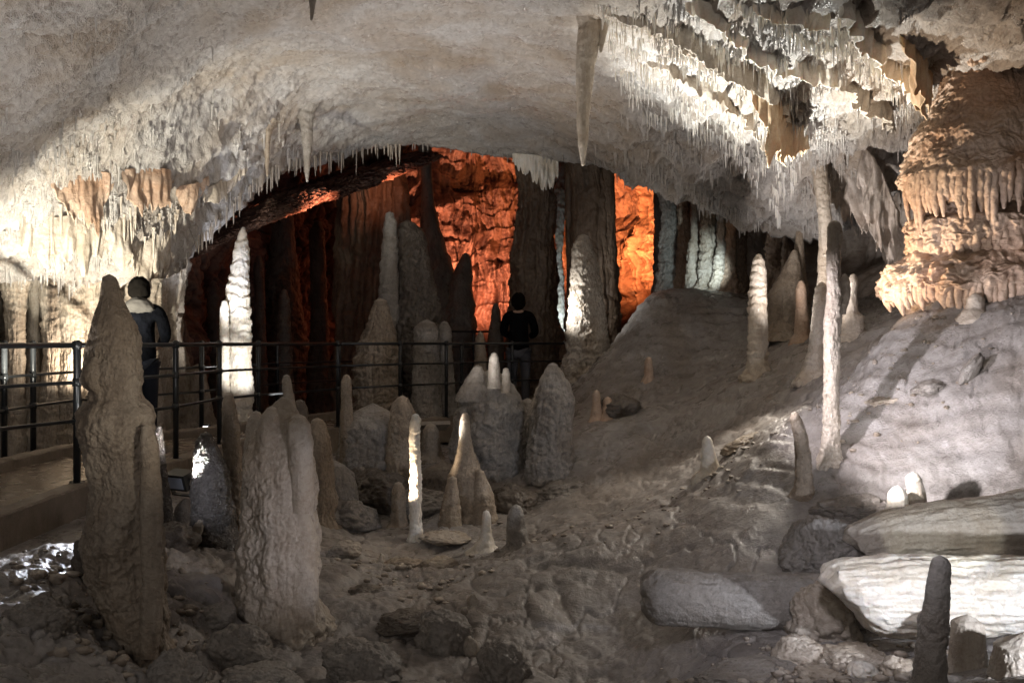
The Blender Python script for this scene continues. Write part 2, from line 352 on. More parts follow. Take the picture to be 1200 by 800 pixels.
def ground_z(x, y):
    ok, loc, n, i = FLOOR.ray_cast(Vector((x, y, 2.0)), Vector((0, 0, -1)))
    return loc.z if ok else float(floorZ(np.array([x]), np.array([y]))[0])
def ceil_z(x, y, dflt=3):
    ok, loc, n, i = CEIL.ray_cast(Vector((x, y, -1.5)), Vector((0, 0, 1)))
    return loc.z if ok else dflt
# ------------------------------------------------------------------ dripstone bodies
def body(prof, d, seed=0, bump=.10, ring=.05, flute=.0, knob=.06, den=1.3, flat=.9, sc=None, mb=None, nu=None, over=0, gour=0):
    """prof: rows of (py, centre px, half width px[, depth shift]); a turned, displaced body of real size"""
    pr = np.array([tuple(r)+(0,)*(4-len(r)) for r in prof], float)
    down = pr[0, 0] > pr[-1, 0]
    if down: pr = pr[::-1]
    n = int(max(24, (pr[-1, 0]-pr[0, 0])/den))
    t = np.linspace(0, 1, n)**1.0*(pr[-1, 0]-pr[0, 0])+pr[0, 0]
    k = max(1, n//130)
    cx = smooth1(np.interp(t, pr[:, 0], pr[:, 1]), k); hw = smooth1(np.interp(t, pr[:, 0], pr[:, 2]), k); dy = np.interp(t, pr[:, 0], pr[:, 3])
    X = (cx-600)/F*d; Z = (400-t)/F*d; R = np.maximum(hw, .4)/F*d
    nu = nu or int(np.clip(hw.max()*2*math.pi/den, 20, 260))
    th = np.linspace(0, 2*math.pi, nu, endpoint=False)
    ct, sn = np.cos(th)[:, None], np.sin(th)[:, None]
    V = np.zeros((nu, n, 3))
    rm = float(np.percentile(R, 70)); s = sc or 1/rm
    base = np.stack([X[None]+R[None]*ct, d+dy[None]+R[None]*sn*flat, np.broadcast_to(Z[None], (nu, n))], -1)
    q = base+seed*3.1
    zz = Z[None]*s+.9*fbm(q, s*.6, 3, seed=seed)
    r = np.ones((nu, n))
    f = zz*1.15; f = f-np.floor(f)
    r += ring*(np.where(f < .72, f/.72, (1-f)/.28)-.5)*2*sstep(-.4, .3, perlin(q*s*.5))     # drip rings
    f2 = zz*3.1+1.7; f2 = f2-np.floor(f2); r += ring*.35*(np.abs(f2-.5)*2-.5)
    r += bump*fbm(q*np.array([1, 1, .55]), s*.9, 3, seed=seed+1)*1.6
    r += .06*fbm(q, s*2.6, 4, .62, seed=seed+12)
    r += knob*(cobble(q, s*2.2, seed+2, 3)-.5)*1.5
    r += knob*.5*fbm(q, s*7, 3, .6, seed=seed+6)+knob*.7*(cobble(q*np.array([1, 1, .7]), s*5.5, seed+7, 2)-.45)+.02*fbm(q, 26, 3, .6, seed=seed+8)
    if gour: r += gour*(np.abs(perlin(q*np.array([5, 5, 26])+.6*fbm(q, 4, 2, seed=seed)[..., None]))*2-.5)
    if flute:
        fq = np.stack([ct*1.0+0*Z[None], sn+0*Z[None], np.broadcast_to(Z[None]*s*.10, (nu, n))], -1)
        r += flute*(cobble(fq, 2.6, seed+3, 2)-.5)*2
    V[..., 0] = X[None]+R[None]*r*ct+R[None]*.12*fbm(np.stack([Z*s, Z*0, Z*0], -1), .8, 2, seed=seed+5)[None]
    V[..., 1] = d+dy[None]+R[None]*r*sn*flat
    V[..., 2] = Z[None]+R[None]*.10*fbm(q, s*1.4, 2, seed=seed+9)
    if down:
        tip = V[:, -1:].mean(0, keepdims=True)-np.array([0, 0, R[-1]*.5]); V = np.concatenate([V, np.repeat(tip, nu, 0)], 1)
    else:
        tip = V[:, :1].mean(0, keepdims=True)+np.array([0, 0, R[0]*.5]); V = np.concatenate([np.repeat(tip, nu, 0), V], 1)
    mb = mb or MB(); mb.grid(V, closed=True, flip=True); return mb
def ext(prof, d):
    if prof[0][0] > prof[-1][0]: return prof
    e = prof[-1]; p = P(e[1], e[0], d); g = ground_z(p[0], p[1]); yg = 400-g/d*F; y0 = prof[0][0]
    if yg > y0+12 and yg < e[0]+60 and float(np.interp(yg, [r[0] for r in prof], [r[2] for r in prof])) < 27:      # calcite skirt where it meets the floor
        pr = np.array([r[:3] for r in prof], float); H = yg-y0; f = lambda y: (float(np.interp(y, pr[:, 0], pr[:, 1])), float(np.interp(y, pr[:, 0], pr[:, 2])))
        ya = yg-min(.10*H, 16); k = [r for r in prof if r[0] < ya-1]; c1, w1 = f(ya); c2, w2 = f(yg)
        prof = k+[(ya, c1, w1), (yg-min(.03*H, 4), c2, w1+min(.22*w1, 5)), (yg+3, c2, w1+min(.6*w1, 13)), (yg+9, c2, w1+min(.9*w1, 18))]
    e = prof[-1]; p = P(e[1], e[0], d); g = ground_z(p[0], p[1])-.12
    if p[2] > g:
        py = 400-g/d*F; w_ = e[2]+min(.35*(py-e[0]), e[2]*.8); prof = list(prof)+[(py, e[1], w_)]
    return prof
def place(name, prof, d, mat, label, cat, group=None, parent=None, extra=(), **kw):
    if parent is None and not kw.get('over'): prof = ext(prof, d)
    mb = body(prof, d, **kw)
    for e in extra:
        k = dict(kw); 
        if len(e) > 2: k.update(e[2])
        body(e[0], e[1], mb=mb, **k)
    c = prof[-1]; o = mb.build(name, M[mat] if isinstance(mat, str) else mat, parent, origin=P(c[1], c[0], d))
    if parent is None: tag(o, label, cat, group)
    return o
SG, ST, CO = 'stalagmite', 'stalactite', 'column'
place(SG, [(325,128,8),(332,129,10),(350,130,13),(366,131,18),(380,132,24),(400,133,29),(425,133,33),(445,133,34),(456,137,29),(468,139,29),(475,139,36),(483,139,42),(505,139,43),(530,140,40),(560,143,39),(600,143,42),(640,143,46),(680,149,43),(715,158,36),(740,163,32),(760,168,30),(778,168,42)], 4.6, 'buff',
      'tall bulbous brown stalagmite with a narrow neck rising beside the walkway railing', SG, seed=3, bump=.17, ring=.035, knob=.085, flute=.04, sc=5.5,
      extra=[([(420,112,6),(430,110,11),(442,110,12),(455,113,9),(462,116,4)], 4.5), ([(500,172,6),(520,175,10),(560,176,12),(620,177,13),(680,178,13),(740,176,12),(770,175,10)], 4.45)])
place(SG, [(466,335,6),(472,334,12),(486,331,21),(505,327,28),(530,327,38),(560,327,42),(600,327,43),(640,328,45),(680,328,45),(705,329,47),(722,330,52),(738,331,62)], 5.6, 'cream',
      'broad cream stalagmite with several rounded shoulders in the left foreground', SG, seed=5, bump=.17, ring=.03, knob=.08, flute=.04, sc=5,
      extra=[([(440,336,3),(446,336,5),(458,337,6),(470,339,7),(485,338,10)], 5.6, dict(flute=0)), ([(488,350,7),(496,351,13),(515,353,15),(545,353,14),(600,355,12)], 5.45, dict(flute=0)),
             ([(483,300,4),(490,300,9),(510,300,13),(560,300,16),(640,300,18),(720,302,20)], 5.7, dict(flute=0)), ([(478,318,5),(486,317,10),(510,316,15),(560,316,20)], 5.5, dict(flute=0)), ([(590,352,6),(620,354,15),(680,354,20),(740,352,24)], 5.5, dict(flute=0))])
place(SG, [(508,241,6),(516,241,11),(530,243,15),(560,247,22),(600,251,26),(640,254,28),(680,256,32)], 6.4, 'wet', 'wet black stalagmite with glittering lilac crust beside the cream one', SG, seed=8, bump=.15, knob=.12, ring=.03)
place(SG, [(462,268,5),(475,268,8),(500,270,10),(540,272,11),(600,275,13),(660,278,16)], 6.7, 'buff', 'slim brown stalagmite just behind the wet black stalagmite', SG, seed=9, bump=.12)
place(SG, [(267,285,2.5),(275,284,5),(295,283,9),(320,281,11),(345,279,14),(375,280,14.5),(400,279,15),(430,279,15.5),(470,280,15),(500,280,16),(560,280,17)], 11.2, 'white', 'tall brilliant white stalagmite standing behind the railing', SG, seed=12, bump=.14, ring=.10, knob=.08)
place(SG, [(353,263,3),(362,263,5),(400,263,5.5),(450,263,6),(510,264,7),(540,264,8)], 11.0, 'white', 'thin pale stalagmite close against the tall brilliant white one', SG, seed=13, bump=.1, ring=.08)
place(SG, [(486,487,3.5),(492,487,6),(520,486,6.5),(560,487,7),(600,487,7),(632,487,8)], 7.8, 'white', 'thin candle shaped white stalagmite brightly lit in the middle of the basin', SG, seed=15, bump=.22, ring=.07, knob=.10)
place(SG, [(484,545,3),(492,545,5.5),(520,545,8),(535,545,12),(550,546,18),(580,546,25),(620,547,34)], 8.3, 'buff', 'small pointed buff stalagmite flaring into a cone right of the candle', SG, seed=17, bump=.08, ring=.04,extra=[([(560,530,5),(590,528,11),(620,528,16)], 8.1),([(552,562,5),(580,565,13),(625,566,20)], 8.2)])
place(SG, [(438,575,12),(450,574,28),(470,574,38),(495,576,44),(530,574,46),(570,572,50),(600,572,54)], 9.7, 'grey', 'large rounded grey boulder like stalagmite mound with a finger on top', SG, seed=19, bump=.15, knob=.07, ring=.03, sc=4,
      extra=[([(414,579,3),(420,579,6),(440,579,7),(455,579,8)], 9.4, dict(bump=.04)),([(432,593,3),(438,593,4.5),(460,593,6)], 9.4, dict(bump=.04)), ([(470,618,8),(490,612,24),(530,608,34),(580,608,40)], 9.9),([(430,560,5),(445,558,14),(470,556,24)], 9.6)])
place(SG, [(427,648,5),(436,648,11),(450,648,18),(470,648,24),(500,646,27),(530,645,28),(560,645,30)], 9.3, 'grey', 'squat knobby grey stalagmite at the foot of the bank', SG, seed=22, bump=.2, knob=.11, ring=.05, flute=.06, sc=5)
place(SG, [(250,457,5),(262,457,8),(300,456,10),(345,455,12),(400,455,14),(490,456,18)], 13.6, 'grey', 'slender ringed stalagmite behind the railing with a dark mass on its right', SG, seed=24, bump=.1, ring=.10)
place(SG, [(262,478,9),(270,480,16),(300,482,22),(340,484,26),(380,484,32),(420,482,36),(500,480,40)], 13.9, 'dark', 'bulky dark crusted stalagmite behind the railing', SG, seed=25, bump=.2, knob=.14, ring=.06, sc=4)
place(SG, [(352,446,6),(362,446,10),(380,445,15),(400,443,22),(415,442,25),(430,442,26),(470,443,25),(510,444,27)], 13.0, 'buff', 'pale stepped stalagmite with dripping skirt behind the middle railing', SG, seed=27, bump=.10, ring=.09, flute=.10, knob=.12, sc=5)
place(SG, [(378,500,8),(384,500,14),(400,500,15),(440,500,16),(510,500,19)], 12.9, 'grey', 'stump topped stalagmite between the stepped one and the railing gap', SG, seed=28, bump=.15, knob=.12)
place(SG, [(378,521,4),(386,521,8),(420,522,9),(500,524,13)], 13.1, 'grey', 'narrow grey stalagmite right of the stump topped one', SG, seed=29, bump=.12)
place(SG, [(356,581,2.5),(364,581,5),(376,581,6),(392,581,9),(420,581,10),(470,581,12)], 15.2, 'dark', 'black pointed stalagmite standing left of the person in dark coat', SG, seed=30, bump=.06)
place(SG, [(390,563,3),(398,563,6),(430,563,8),(500,564,10)], 13.9, 'buff', 'pale short stalagmite behind the upper rail', SG, seed=31)
place(CO, [(160,628,34),(200,627,24),(225,628,22),(250,628,25),(280,627,23),(310,626,28),(340,625,29),(380,626,30),(430,627,33),(500,628,38)], 15.6, 'brown', 'thick dark fluted column behind the person in the dark coat', CO, seed=33, bump=.16, knob=.12, flute=.10)
place(CO, [(160,692,38),(180,690,30),(210,692,26),(250,694,26),(290,694,27),(340,696,29),(390,696,34),(470,697,42)], 14.8, 'brown', 'massive brown column just behind the pale pointed stalagmite', CO, seed=35, bump=.07, knob=.05, flute=.10, extra=[([(180,711,8),(240,713,8),(330,714,9),(420,716,12)], 14.6),([(190,668,6),(260,667,5),(320,668,4),(400,668,5),(460,665,8)], 14.9)])
place(SG, [(277,683,6),(284,683,10),(300,684,14),(330,686,18),(360,688,21),(390,688,24),(415,689,27),(440,688,34),(470,686,42)], 13.4, 'cream', 'pale pointed stalagmite with a glowing left edge on the bank', SG, seed=37, bump=.08, ring=.05, knob=.12, sc=5)
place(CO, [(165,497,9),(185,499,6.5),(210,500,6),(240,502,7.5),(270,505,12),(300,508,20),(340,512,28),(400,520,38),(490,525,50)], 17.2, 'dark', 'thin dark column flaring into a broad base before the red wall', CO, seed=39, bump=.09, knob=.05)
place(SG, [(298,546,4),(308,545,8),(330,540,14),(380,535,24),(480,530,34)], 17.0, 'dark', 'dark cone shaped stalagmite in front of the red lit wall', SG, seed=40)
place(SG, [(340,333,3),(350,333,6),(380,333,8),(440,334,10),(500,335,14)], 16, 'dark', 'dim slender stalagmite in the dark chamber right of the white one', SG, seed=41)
place(CO, [(150,436,50),(200,436,42),(260,438,40),(330,436,39),(400,434,42),(500,430,50)], 18.5, 'brown', 'broad dark red curtain of rock hanging at the left of the red wall', CO, seed=43, bump=.06, knob=.05, flute=.22, nu=240)
place(CO, [(230,212,5),(270,210,5),(300,208,4),(340,207,6),(380,209,9),(430,212,14),(500,214,22)], 12.4, 'rust', 'thin red lit column at the edge of the left wall', CO, seed=44, bump=.2, knob=.15)
place(SG, [(371,200,3),(380,200,7),(400,201,12),(420,203,16),(440,204,17),(480,207,24),(530,210,34)], 11.6, 'cream', 'cream stalagmite with sloping skirt beyond the walkway left of the white one', SG, seed=46, bump=.12, knob=.10, extra=[([(430,232,8),(450,230,14),(500,228,24),(540,228,30)], 11.7)])
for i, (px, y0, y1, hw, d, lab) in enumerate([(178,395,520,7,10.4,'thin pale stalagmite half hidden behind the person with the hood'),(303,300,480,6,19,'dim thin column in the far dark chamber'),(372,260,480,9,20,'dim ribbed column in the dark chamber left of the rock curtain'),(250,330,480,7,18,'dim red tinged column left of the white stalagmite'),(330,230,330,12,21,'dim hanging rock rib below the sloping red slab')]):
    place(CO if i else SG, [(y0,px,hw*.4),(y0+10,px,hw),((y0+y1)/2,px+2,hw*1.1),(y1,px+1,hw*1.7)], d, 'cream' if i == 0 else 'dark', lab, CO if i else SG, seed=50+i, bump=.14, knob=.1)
place(CO, [(180,657,7),(250,656,6),(300,655,4),(340,656,6),(400,656,8),(480,656,11)], 17.2, 'white', 'pale blue lit column glimpsed between the two dark columns', CO, seed=58, bump=.25, knob=.2)
# right side
place(SG, [(299,889,3.5),(306,889,7),(320,889,9),(345,888,11),(370,888,11),(400,888,11.5),(430,888,12),(442,888,15),(460,886,26)], 9.5, 'cream', 'pale ringed stalagmite on the slope right of centre', SG, seed=60, bump=.09, ring=.09)
place(SG, [(261,978,6),(266,978,8.5),(278,978,8.5),(290,977,7.5),(320,977,8),(340,978,9),(365,976,9.5),(400,975,9.5),(450,974,9.5),(500,974,10),(545,973,11),(572,972,13)], 6.5, 'cream', 'tall thin grey white stalagmite with a rounded head on the right slope', SG, seed=62, bump=.18, ring=.05, knob=.09,
      extra=[([(322,990,3),(330,990,6),(350,989,7),(368,985,6)], 6.52, dict(nu=30))])
place(SG, [(332,963,4),(338,963,7.5),(360,961,8),(385,960,9),(405,959,11),(425,957,14)], 8.6, 'cream', 'short pale stalagmite leaning behind the tall thin one', SG, seed=64, bump=.1, ring=.07)
place(SG, [(484,931,4),(490,932,7),(510,938,8),(530,941,9),(560,942,10),(578,942,12)], 6.3, 'buff', 'curved brown stalagmite at the foot of the tall thin one', SG, seed=66, bump=.07, ring=.05)
place(SG, [(512,829,3.5),(516,829,6),(530,830,8),(545,832,11),(558,834,14)], 7.6, 'white', 'small white tooth of stalagmite on the lit ridge', SG, seed=67, bump=.08)
place(SG, [(593,605,5),(600,605,9),(620,605,12),(640,606,14),(652,606,16)], 7.2, 'grey', 'short grey conical stalagmite on the ridge in the middle', SG, seed=68, bump=.08)
place(SG, [(599,570,3),(603,570,5),(620,570,6),(632,569,9),(640,568,14)], 7.4, 'white', 'tiny white stalagmite stub left of the grey conical one', SG, seed=69)
place(SG, [(374,812,3),(380,812,5.5),(400,814,8),(420,816,12),(432,817,17)], 12.0, 'flow', 'small pinkish stalagmite on the shadowed bank', SG, seed=70)
place(SG, [(419,760,3),(424,760,4.5),(440,760,5.5),(452,760,7)], 11.2, 'flow', 'tiny buff stalagmite low on the shadowed bank', SG, seed=71)
for i, (px, y0, y1, hw, lab) in enumerate([(699,458,492,5,'left tiny stalagmite of the pair beside the knobby stump'),(712,466,492,6,'right tiny stalagmite of the pair beside the knobby stump')]):
    place(SG, [(y0,px,hw*.5),(y0+4,px,hw*.9),((y0+y1)/2,px,hw),(y1,px,hw*1.7)], 10.2, 'flow', lab, SG, seed=75+i)
place(SG, [(253,937,2),(270,937,4),(300,937,6),(330,937,9),(352,937,13)], 11.2, 'buff', 'slender pointed stalagmite in the dark recess on the right', SG, seed=80)
place(SG, [(294,931,3),(300,930,6),(320,928,12),(345,922,22)], 11.0, 'buff', 'small cone stalagmite in the right recess', SG, seed=81)
place(SG, [(330,939,3),(338,939,6),(360,939,6.5),(385,940,9)], 10.2, 'flow', 'pink brown stalagmite below the right recess', SG, seed=82)
place(SG, [(322,1000,3),(330,999,6),(345,998,7),(365,997,9),(372,1000,13)], 9.0, 'cream', 'stub of grey stalagmite right of the tall thin one', SG, seed=83)
place(SG, [(346,1143,6),(350,1143,9.5),(360,1143,10.5),(372,1143,10),(384,1143,12),(394,1143,18),(410,1143,28)], 6.9, 'cream', 'round headed knob of calcite below the layered flowstone', SG, seed=84, bump=.05, knob=.03, extra=[([(343,1154,3),(347,1155,5.5),(356,1155,6),(372,1150,8)], 7.0),([(352,1166,6),(360,1168,16),(378,1170,26)], 7.1)])
# foreground right
place(SG, [(654,1102,8),(660,1102,11),(675,1101,13),(700,1098,14),(730,1095,16),(760,1092,17),(800,1090,19),(850,1088,24)], 3.5, 'grey', 'grey finger stalagmite in front of the fallen white column', SG, seed=86, bump=.08, ring=.05, knob=.04, extra=[([(716,1083,4),(722,1083,8),(745,1084,9),(800,1082,13)], 3.55)])
place(SG, [(724,1134,10),(728,1134,17),(740,1134,19),(770,1134,21),(810,1136,26)], 3.9, 'cream', 'broken cream stump with a flat top right of the grey finger', SG, seed=88, bump=.04, ring=.02)
place(SG, [(750,1200,20),(756,1200,34),(790,1202,40),(850,1204,46)], 3.6, 'cream', 'wide pale stump at the lower right corner', SG, seed=89, bump=.05)
place(SG, [(572,1052,6),(577,1052,10),(590,1053,12),(612,1054,18)], 5.5, 'white', 'short white stub behind the fallen columns', SG, seed=90)
place(SG, [(555,1070,5),(559,1070,9),(575,1073,10),(602,1076,13)], 5.6, 'cream', 'buff stub leaning right beside the short white stub', SG, seed=91)
# middle ground mounds behind the basin
for i, (pf, d, mt, lab) in enumerate([
    ([(440,406,3),(446,406,6),(480,406,7),(530,407,9),(560,408,14)], 9.4, 'buff', 'thin brown post like stalagmite before the middle railing'),
    ([(480,436,16),(490,438,32),(500,440,40),(540,440,46),(590,440,56)], 9.6, 'grey', 'broad rounded mound of grey flowstone before the railing'),
    ([(466,472,6),(474,471,12),(500,471,17),(550,472,22)], 9.3, 'buff', 'rounded post like stalagmite merging with the broad mound'),
    ([(545,392,12),(556,393,22),(580,394,27),(630,395,34)], 8.6, 'grey', 'low rounded hump right of the broad cream stalagmite'),
    ([(492,372,6),(498,372,10),(515,373,14),(560,374,18),(620,374,24)], 8.2, 'buff', 'ringed brown stalagmite just right of the cream one'),
    ([(566,467,4),(574,467,8),(600,467,9),(622,467,12)], 8.3, 'buff', 'small brown peg left of the candle stalagmite'),
    ([(548,520,18),(556,518,30),(590,516,36),(630,514,42)], 8.9, 'dark', 'dark rounded rock hump behind the candle stalagmite'),
    ([(498,505,5),(503,505,9),(520,505,11),(560,505,18)], 10.0, 'buff', 'tiny cone between the mound and the boulder'),
    ([(470,352,5),(476,352,8),(500,352,11),(560,352,16)], 8.6, 'dark', 'dark stalagmite behind the shoulder of the cream one'),
    ([(585,218,4),(592,216,9),(610,214,14),(640,212,22)], 6.9, 'dark', 'dark rock point left of the wet black stalagmite'),
    ([(500,186,3),(506,186,5),(530,187,6),(580,190,9),(620,192,14)], 6.6, 'wet', 'wet dark stalagmite partly hidden by the tall bulbous one')]):
    place(SG, pf, d, mt, lab, SG, seed=100+i*3, bump=.12, knob=.09, ring=.03)
# hanging ones
def topz(prof, d): return prof
place(ST, [(194,683,1.5),(185,683,3.2),(170,683,5.5),(140,683,7.5),(110,684,9),(80,686,11),(50,690,14),(30,692,15),(20,692,16),(-5,693,26),(-30,693,40)], float(hit(CEIL, 692, 22)[1])+.05, 'cream', 'long pale tapering stalactite hanging in front of the columns', ST, seed=120, bump=.05, ring=.02, knob=.03, flute=.04, over=1,
      extra=[([(62,704,1.5),(45,706,4),(28,708,6),(8,706,9),(-10,706,9)], float(hit(CEIL, 692, 22)[1]))])
place(ST, [(213,360,1.2),(200,360,3),(180,360,5),(160,360,6.5),(145,359,7.5),(132,359,10),(118,359,16),(100,359,26)], float(hit(CEIL, 359, 126)[1])+.05, 'grey', 'short grey stalactite hanging left of centre over the sloping slab', ST, seed=122, over=1)
place(ST, [(206,313,1),(195,313,2),(180,313,3),(168,312,4.5),(152,312,7),(140,312,12)], float(hit(CEIL, 313, 155)[1])+.03, 'buff', 'small buff stalactite left of the short grey one', ST, seed=123, over=1)
place(ST, [(24,365,1.5),(10,366,3),(-10,366,6)], 7.5, 'dark', 'dark small stalactite cut by the top of the picture', ST, seed=124, over=1)
place(CO, [(300,972,9),(270,968,7),(230,964,8),(200,960,9),(175,955,11),(150,946,14),(130,938,22)], 9.7, 'cream', 'long pale drapery column hanging from the right ceiling', CO, seed=125, over=1, extra=[([(345,967,10),(300,966,7),(240,965,5)], 9.75)])
for i, (px, y0, y1, hw, d, mt, lab) in enumerate([(908,180,335,9,12.3,'brown','brown ribbed column left of the dark recess'),(924,190,335,7,12.1,'brown','thin brown column at the left edge of the dark recess'),
    (784,210,360,12,15.2,'grey','grey crusted column beside the orange opening'),(800,230,345,8,15,'flow','pinkish ribbed column right of the orange opening'),(829,225,330,9,14,'cream','cream column with a white lit skirt'),
    (845,225,300,5,13.6,'cream','short cream column at the right of the lit skirt'),(856,240,325,6,13.4,'flow','slim buff column behind the ringed stalagmite'),(868,245,330,7,13.5,'brown','brown column under the low edge of the ceiling'),(813,222,285,4,14.2,'cream','ivory hanging column between the pink and cream ones'),
    (772,225,345,6,15.8,'grey','narrow grey column directly right of the orange opening')]):
    place(CO, [(y0-25,px,hw*1.5),(y0,px,hw*1.1),((y0+y1)*.45,px+1,hw*.9),((y0+y1)*.55,px,hw),(y1,px-1,hw*1.3),(y1+25,px-2,hw*1.9)], d, mt, lab, CO, seed=130+i*2, bump=.30, ring=.12, knob=.22)
# ------------------------------------------------------------------ bodies along a path, boulders, draperies
def pathbody(pts, ra, rb, seed=0, bump=.1, knob=.08, flute=.0, nu=110, nv=160, cut0=0, grain=0, mb=None, round_end=False, sc=None):
    pts = np.array(pts, float); m = len(pts); t = np.linspace(0, m-1, nv); k = max(1, nv//14)
    C = np.stack([smooth1(np.interp(t, range(m), pts[:, i]), k) for i in range(3)], -1)
    C[0] = pts[0]; C[-1] = pts[-1]
    RA = np.interp(t, range(m), ra); RB = np.interp(t, range(m), rb)
    T = np.gradient(C, axis=0); T /= np.linalg.norm(T, axis=1)[:, None]
    A = np.cross(T, np.array([0, 0, 1.0])); A /= np.linalg.norm(A, axis=1)[:, None]; B = np.cross(A, T)
    if round_end:
        e = np.linspace(0, 1, nv); g = np.sqrt(np.clip(1-(1-np.clip(e/.07, 0, 1))**2, 0, 1))*np.sqrt(np.clip(1-(1-np.clip((1-e)/.07, 0, 1))**2, 0, 1)); RA = RA*g; RB = RB*g
    th = np.linspace(0, 2*math.pi, nu, endpoint=False); c, s = np.cos(th)[:, None, None], np.sin(th)[:, None, None]
    if cut0:
        e = np.linspace(0, 1, nv); g = .5+.5*np.sqrt(np.clip(1-(1-np.clip(e/.09, 0, 1))**2, 0, 1)); RA = RA*g; RB = RB*g
    off = A[None]*c*RA[None, :, None]+B[None]*s*RB[None, :, None]
    V = C[None]+off
    q = V+seed*2.7; sc = sc or 1/max(np.mean(rb), .02)
    r = 1+bump*1.5*fbm(q, sc*.7, 3, seed=seed)+knob*(cobble(q, sc*2, seed+1, 3)-.5)*1.4+knob*.4*fbm(q, sc*6, 3, .6, seed=seed+2)
    if flute:
        fq = np.stack([c[..., 0]+0*t[None], s[..., 0]+0*t[None], t[None]/m*4+0*c[..., 0]], -1)
        r += flute*(cobble(fq, 2.5, seed+3, 2)-.5)*2
    if grain:
        gq = np.stack([c[..., 0]*5+0*t[None], s[..., 0]*5+0*t[None], t[None]*1.3+0*c[..., 0]], -1); r += grain*(fbm(gq, 1, 3, .6, seed=seed+8)*1.4+.5*(cobble(gq, 2.2, seed+9, 2)-.5))
    V = C[None]+off*r[..., None]
    if cut0:      # slanting broken end
        w_ = np.clip(1-np.linspace(0, 1, nv)*2.2, 0, 1)[None, :, None]
        V = V+T[0][None, None]*w_*(-s)*cut0+T[0][None, None]*w_*.05*fbm(q, sc*2.5, 3, seed=seed+5)[..., None]
    a = np.repeat(V[:, :1].mean(0, keepdims=True), nu, 0); z = np.repeat(V[:, -1:].mean(0, keepdims=True), nu, 0)
    am = V[:, :1]*.5+a*.5+T[0]*.02*fbm(V[:, :1]+9, sc*4, 3, seed=seed+6)[..., None]
    V = np.concatenate([a, am, V, z], 1)
    mb = mb or MB(); mb.grid(V, closed=True, flip=True); return mb
def boulder(name, px, py, d, hw, hh, seed, mat, label, cat='boulder', group=None, dd=None, facets=9, rnd=.75, tilt=0, den=1.6, sink=True):
    rg = np.random.default_rng(seed)
    n = int(np.clip(hw*6/den, 24, 200)); m = n//2+2
    th = np.linspace(0, 2*math.pi, n, endpoint=False)[:, None]; ph = np.linspace(0, math.pi, m)[None]
    D = np.stack([np.cos(th)*np.sin(ph), np.sin(th)*np.sin(ph), np.cos(ph)+0*th], -1)
    pn = rg.normal(size=(facets, 3)); pn /= np.linalg.norm(pn, axis=1)[:, None]; pd = rg.uniform(rnd, 1.0, facets)
    r = np.full(D.shape[:2], 1.0)
    for a, b in zip(pn, pd):
        dt = D@a; r = np.minimum(r, np.where(dt > .05, b/np.maximum(dt, .05), 9))
    r = r*(1+.34*fbm(D+seed, 1.3, 3, seed=seed)+.22*(cobble(D+seed, 3, seed, 3)-.5)+.06*fbm(D+seed, 9, 4, .6, seed=seed+1))
    h = np.array([hw/F*d, (dd or hw*.9)/F*d, hh/F*d]); V = D*r[..., None]*h
    ca, sa = math.cos(tilt), math.sin(tilt); V = np.stack([V[..., 0]*ca-V[..., 2]*sa, V[..., 1], V[..., 0]*sa+V[..., 2]*ca], -1)
    c = P(px, py, d)
    if sink:
        g = ground_z(c[0], c[1]); c[2] = min(c[2], g+h[2]*.35)
    base = c-np.array([0, 0, h[2]])
    o = MB().grid(V+c, closed=True).build(name, M[mat], origin=base); return tag(o, label, cat, group)
def drape(line, drop, seed, mat, label, thick=.016, wave=.07, jag=.4, d=None, name='drapery', lift=.06, nu=None, straws=0):
    L = []
    for i, (px, py) in enumerate(line):
        h = hit(CEIL, px, py) if d is None else P(px, py, d if np.isscalar(d) else d[i])
        if h is None: continue
        L.append(h)
    L = np.array(L); m = len(L); seg = np.concatenate([[0], np.cumsum(np.linalg.norm(np.diff(L, axis=0), axis=1))])
    nu = nu or int(np.clip(seg[-1]/.012, 40, 420)); nv = 44
    u = np.linspace(0, seg[-1], nu); C = np.stack([smooth1(np.interp(u, seg, L[:, i]), max(1, nu//16)) for i in range(3)], -1)
    dr = np.interp(u, seg, np.interp(np.linspace(0, 1, m), np.linspace(0, 1, len(drop)), drop))
    uq = np.stack([u*9, u*0+seed, u*0], -1)
    jj = cobble(uq, .8, seed, 2); dr = dr*(1-jag*.5+jag*(jj*1.3)+jag*.5*perlin(uq*2.3))
    v = np.linspace(0, 1, nv)
    T = np.gradient(C, axis=0); T /= np.linalg.norm(T, axis=1)[:, None]; Nn = np.cross(T, np.array([0, 0, 1.0])); Nn /= np.linalg.norm(Nn, axis=1)[:, None]
    base = C[:, None]+np.array([0, 0, lift]); V = base-np.array([0, 0, 1.0])*(dr[:, None]*v[None]+lift*v[None])[..., None]
    q = V*np.array([1, 1, .25])
    wv = wave*(fbm(q, 4.5, 3, seed=seed)*2.4+ .8*fbm(q, 14, 2, seed=seed+1)+.5*(cobble(q, 9, seed+4, 2)-.4))*(.4+.6*v[None])
    V = V+Nn[:, None]*wv[..., None]
    th = thick*(1.6-1.35*v[None]**2+.5*(cobble(q, 13, seed+2)-.4))
    env = np.minimum(1, np.minimum(np.arange(nu), np.arange(nu)[::-1])/6)[:, None]; th = np.maximum(th*env, .001)
    Fr = V-Nn[:, None]*th[..., None]; Bk = V+Nn[:, None]*th[..., None]
    ring = np.concatenate([Fr, Bk[:, ::-1]], 1)       # down the front, up the back
    ring = np.concatenate([ring, ring[:, :1]], 1)
    o = MB().grid(ring).build(name, M[mat], origin=C[0]); return tag(o, label, 'drapery')

